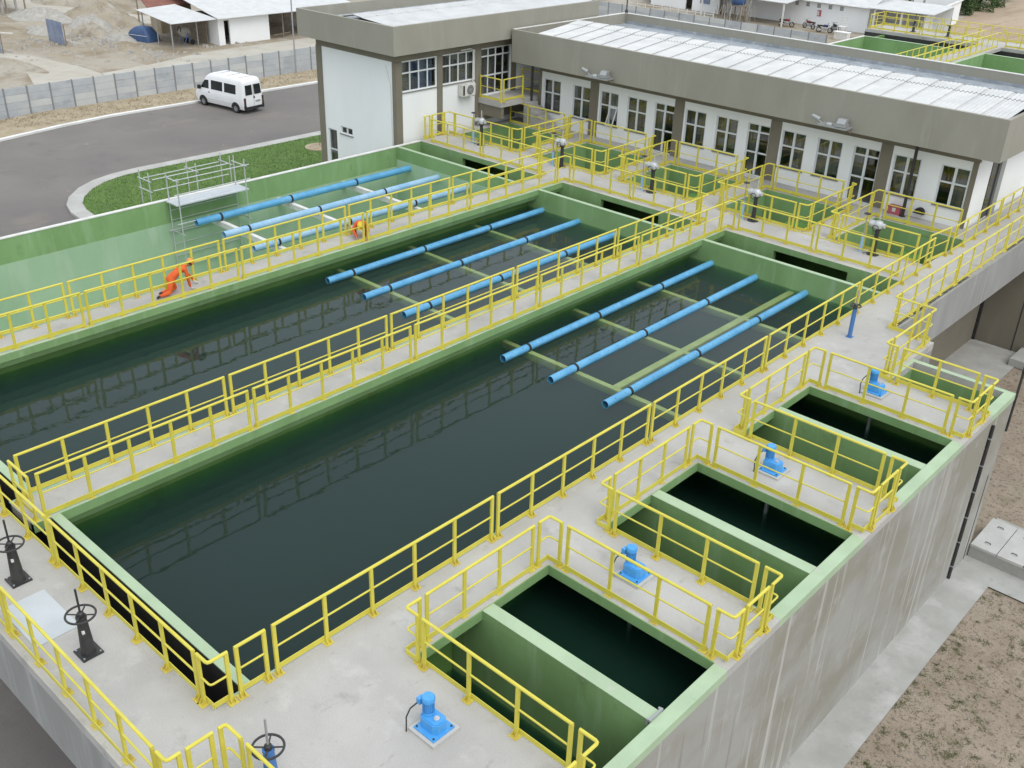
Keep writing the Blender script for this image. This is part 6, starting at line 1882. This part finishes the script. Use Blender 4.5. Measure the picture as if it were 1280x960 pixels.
def motorbike(loc, rot, paint, label):
    t = thing('motorbike', label, 'motorbike', (loc[0], loc[1], ZG), 'parked motorbikes', rotz=rot, local=True)
    for x in (-0.62, 0.65):
        w = build(MB().ring((x, 0, 0.30), 0.26, 0.055, 20, 8, 1), 'wheel', M_TYRE, t, smooth=True)
        build(MB().tube([(x, -0.05, 0.30), (x, 0.05, 0.30)], 0.10, 12).box(x - 0.24, x + 0.24, -0.01, 0.01, 0.285, 0.315).box(x - 0.015, x + 0.015, -0.01, 0.01, 0.06, 0.54), 'rim', M_RIM, w)
    build(loft_body([(0.62, -0.15, 0.35, 0.10, 0.06), (0.75, -0.20, 0.40, 0.15, 0.08), (0.88, -0.12, 0.34, 0.11, 0.07)]), 'fuel_tank', paint, t, smooth=True)
    build(loft_body([(0.70, -0.85, -0.12, 0.10, 0.06), (0.78, -0.90, -0.10, 0.14, 0.08), (0.82, -0.85, -0.12, 0.12, 0.06)]), 'seat', M_BOOT, t, smooth=True)
    build(loft_body([(0.28, -0.22, 0.25, 0.13, 0.05), (0.5, -0.20, 0.28, 0.16, 0.06), (0.62, -0.1, 0.2, 0.10, 0.05)]), 'engine', M_GREYMET, t)
    for s in (-1, 1):
        build(MB().tube([(0.65, s * 0.07, 0.30), (0.42, s * 0.07, 1.0)], 0.022, 6), 'fork', M_STEEL, t)
    build(MB().tube([(0.30, -0.34, 1.06), (0.40, -0.12, 1.02), (0.40, 0.12, 1.02), (0.30, 0.34, 1.06)], 0.016, 6), 'handlebar', M_BLACK, t)
    build(MB().tube([(0.46, 0, 0.88), (0.60, 0, 0.86)], 0.09, 12), 'headlamp', M_STEEL, t)
    build(MB().tube([(-0.1, -0.16, 0.28), (-0.85, -0.18, 0.36)], 0.045, 8), 'exhaust', M_STEEL, t)
    build(MB().tube([(-0.62, 0, 0.30), (-0.15, 0, 0.35), (0.3, 0, 0.68)], 0.03, 6).tube([(-0.8, 0, 0.72), (-0.2, 0, 0.66), (0.42, 0, 0.9)], 0.03, 6), 'frame', M_BLACK, t)
    build(MB().prism_ax([(-1.0, 0.62), (-0.45, 0.62), (-0.6, 0.68), (-0.95, 0.66)], -0.06, 0.06, 1), 'rear_fender', paint, t)
    return t


M_BIKER = mat('bike_red', (0.22, 0.03, 0.03), 0.35)
M_BIKEB = mat('bike_blue', (0.03, 0.04, 0.12), 0.35)
motorbike((-42.0, 107.6), 0.25, M_BIKER, 'dark red motorbike beside the timber, leftmost of the parked bikes')
motorbike((-39.6, 108.6), 2.9, M_BIKER, 'red motorbike under the wall notice, middle of the parked bikes')
motorbike((-37.0, 107.4), 0.35, M_BIKEB, 'dark blue motorbike nearest the white chair')
motorbike((-36.3, 108.6), 2.5, M_BOOT, 'black motorbike half hidden behind the blue one')
ch = thing('chair', 'tall white wooden chair beside the parked motorbikes', 'chair', (-34.9, 107.4, ZG), local=True)
for sx in (-0.35, 0.35):
    build(MB().box(sx - 0.04, sx + 0.04, -0.4, -0.32, 0, 0.95), 'leg', M_CAPW, ch)
    build(MB().box(sx - 0.04, sx + 0.04, 0.32, 0.4, 0, 1.9), 'leg', M_CAPW, ch)
build(MB().box(-0.42, 0.42, -0.42, 0.42, 0.9, 0.96), 'seat', M_CAPW, ch)
for z in (1.2, 1.5, 1.78):
    build(MB().box(-0.34, 0.34, 0.33, 0.38, z, z + 0.12), 'back_slat', M_CAPW, ch)
bxw = thing('white_box', 'low white block beside the white chair', 'box', (-33.6, 105.0, ZG))
build(MB().box(-34.4, -32.8, 104.6, 105.3, ZG, ZG + 0.7), 'block', M_CAPW, bxw)
build(MB().box(-34.45, -32.75, 104.55, 105.35, ZG + 0.7, ZG + 0.78), 'top_slab', M_WHITE, bxw)


def car(loc, rot, paint, label):
    t = thing('parked_car', label, 'car', (loc[0], loc[1], ZG), 'cars parked in the far yard', rotz=rot, local=True)
    build(loft_body([(0.22, -1.95, 1.95, 0.78, 0.2), (0.5, -2.05, 2.05, 0.85, 0.25), (0.78, -2.05, 2.0, 0.85, 0.25), (0.92, -1.95, 1.75, 0.82, 0.22)]), 'body', paint, t, smooth=True)
    build(loft_body([(0.921, -1.75, 1.0, 0.78, 0.15), (1.2, -1.5, 0.62, 0.70, 0.15), (1.38, -1.25, 0.30, 0.62, 0.15)]), 'glasshouse', M_VGLASS, t, smooth=True)
    build(loft_body([(1.381, -1.27, 0.32, 0.63, 0.15), (1.43, -1.1, 0.15, 0.55, 0.15)]), 'roof', paint, t, smooth=True)
    for wx in (-1.25, 1.25):
        for s in (-1, 1):
            wheel(t, wx, s * 0.76, 0.29, 0.18, 0.17)
    for s in (-1, 1):
        build(MB().box(1.90, 2.02, s * 0.6 - 0.15, s * 0.6 + 0.15, 0.6, 0.75), 'headlight', M_STEEL, t)
        build(MB().box(-2.07, -1.95, s * 0.65 - 0.12, s * 0.65 + 0.12, 0.62, 0.8), 'tail_light', M_RED, t)
    return t


M_CARR = mat('car_dark_red', (0.10, 0.02, 0.02), 0.3)
M_CARS = mat('car_silver', (0.42, 0.43, 0.44), 0.3, metallic=0.5)
car((-60.6, 112.5), 1.75, M_VAN, 'white car parked beside the white outbuilding')
car((-63.4, 113.0), 1.2, M_CARS, 'silver car parked left of the white car')
car((-66.4, 113.6), 0.3, M_CARR, 'dark red car parked at the far yard edge')
# white canopy buildings behind the second block
CN = thing('canopy', 'white lean-to canopy on posts behind the second tank block', 'canopy', (-30, 112, ZG))
build(MB().add([(-33.3, 109.5, ZG + 3.0), (-26, 110.5, ZG + 3.0), (-26, 116, ZG + 3.4), (-33.3, 116, ZG + 3.4), (-33.3, 109.5, ZG + 2.92), (-26, 110.5, ZG + 2.92), (-26, 116, ZG + 3.32), (-33.3, 116, ZG + 3.32)],
               [(0, 1, 2, 3), (7, 6, 5, 4), (0, 4, 5, 1), (1, 5, 6, 2), (2, 6, 7, 3), (3, 7, 4, 0)]), 'roof', M_ROOF, CN)
for (x, y) in ((-32.5, 110), (-29.5, 110.4), (-26.4, 110.8)):
    build(MB().box(x - 0.1, x + 0.1, y - 0.1, y + 0.1, ZG, ZG + 2.95), 'post', M_CAPW, CN)
build(MB().box(-33.9, -26, 116.0, 116.2, ZG, ZG + 3.3), 'back_wall', M_WHITE, CN)
WW = thing('boundary_wall', 'white boundary wall running towards the dirt road', 'wall', (-31, 124, ZG))
build(MB().prism([(-27.6, 112), (-27.4, 112), (-30.0, 129), (-30.2, 129)], ZG, ZG + 2.6), 'wall', M_WHITE, WW)
build(MB().prism([(-36, 128.9), (-30.2, 129), (-30.2, 129.2), (-36, 129.1)], ZG, ZG + 2.6), 'wall', M_WHITE, WW)
build(MB().prism([(-27.7, 111.9), (-27.3, 111.9), (-29.9, 129.3), (-30.3, 129.3)], ZG + 2.6, ZG + 2.68), 'cap', M_CAPW, WW)
for (x, y, h) in ((-32.8, 120, 7), (-26.0, 100, 7), (-28.5, 121, 6), (-18.2, 41.4, 4.0)):
    pass
up_ = thing('utility_pole', 'grey concrete pole beside the white boundary wall', 'pole', (-31.5, 121, ZG))
build(MB().tube([(-31.5, 121, ZG), (-31.5, 121, ZG + 8)], 0.16, 8, r1=0.12), 'shaft', M_STONE, up_)
build(MB().box(-32.3, -30.7, 120.95, 121.05, ZG + 7.2, ZG + 7.32), 'crossarm', M_WOOD, up_)
up2 = thing('roof_mast', 'thin dark mast at the back corner of the long building roof', 'mast', (-16.75, 41.6, 4.6))
build(MB().tube([(-16.70, 41.42, 4.631), (-16.70, 41.42, 8.5)], 0.035, 8), 'shaft', M_BLACK, up2)
build(MB().lathe((-16.70, 41.42, 4.631), [(0.09, 0), (0.09, 0.1), (0.04, 0.2)], 10), 'foot', M_BLACK, up2)
sheet('dirt_road', [(-29.5, 118), (-30.5, 131), (-33.0, 142), (-36, 160), (-44, 200), (40, 200), (-5, 128), (-6, 112)], 0.006, M_ROADD, 'orange-tan dirt road at the top right')


# ================================================================== trees at the top right
def tree(loc, h, rx, label, seed):
    rnd = random.Random(seed)
    x, y, z = loc
    t = thing('tree', label, 'tree', loc, 'trees beside the dirt road')
    tr = MB().tube([(x, y, z), (x + 0.1, y, z + h * 0.25), (x, y + 0.1, z + h * 0.55)], 0.22, 8, r1=0.09)
    for k in range(5):
        a = rnd.uniform(0, 6.28)
        tr.tube([(x, y, z + h * (0.2 + 0.07 * k)), (x + rx * 0.4 * math.cos(a), y + rx * 0.4 * math.sin(a), z + h * (0.4 + 0.07 * k)), (x + rx * 0.75 * math.cos(a), y + rx * 0.75 * math.sin(a), z + h * (0.5 + 0.08 * k))], 0.08, 6, r1=0.03)
    build(tr, 'trunk', M_BARK, t)
    cm = MB()
    vs, fs = [], []
    clumps = []
    for k in range(44):
        a, r = rnd.uniform(0, 6.28), rx * math.sqrt(rnd.uniform(0, 1))
        hh = rnd.uniform(0.06, 1.0)
        clumps.append((x + r * math.cos(a) * (1.1 - 0.5 * hh), y + r * math.sin(a) * (1.1 - 0.5 * hh), z + h * hh, rnd.uniform(0.5, 1.0)))
    for (cx, cy, cz, cr) in clumps:
        for _ in range(170):
            d = Vector((rnd.gauss(0, 1), rnd.gauss(0, 1), rnd.gauss(0, 0.8))).normalized() * cr * rnd.uniform(0.5, 1.05)
            p = Vector((cx, cy, cz)) + d
            a = Vector((rnd.gauss(0, 1), rnd.gauss(0, 1), rnd.gauss(0, 0.6))).normalized() * rnd.uniform(0.09, 0.20)
            b = a.cross(Vector((rnd.gauss(0, 1), rnd.gauss(0, 1), rnd.gauss(0, 1)))).normalized() * a.length * 0.5
            o = len(vs)
            vs += [tuple(p - a), tuple(p + b), tuple(p + a), tuple(p - b)]
            fs.append((o, o + 1, o + 2, o + 3))
    cm.add(vs, fs)
    build(cm, 'crown', M_LEAF, t)


for i, (x, y, h, r) in enumerate([(-33.6, 136.5, 3.6, 2.3), (-34.2, 142.5, 4.2, 2.9), (-37.5, 139.0, 4.4, 3.2), (-34.9, 149.0, 4.6, 3.2), (-36.0, 157.0, 5.0, 3.6)]):
    tree((x, y, ZG), h, r, 'bushy dark green tree at top right, %s' % ('nearest the white boundary wall end', 'second behind the wall end', 'leftmost of the group', 'fourth along the dirt road', 'farthest along the dirt road')[i], i + 3)
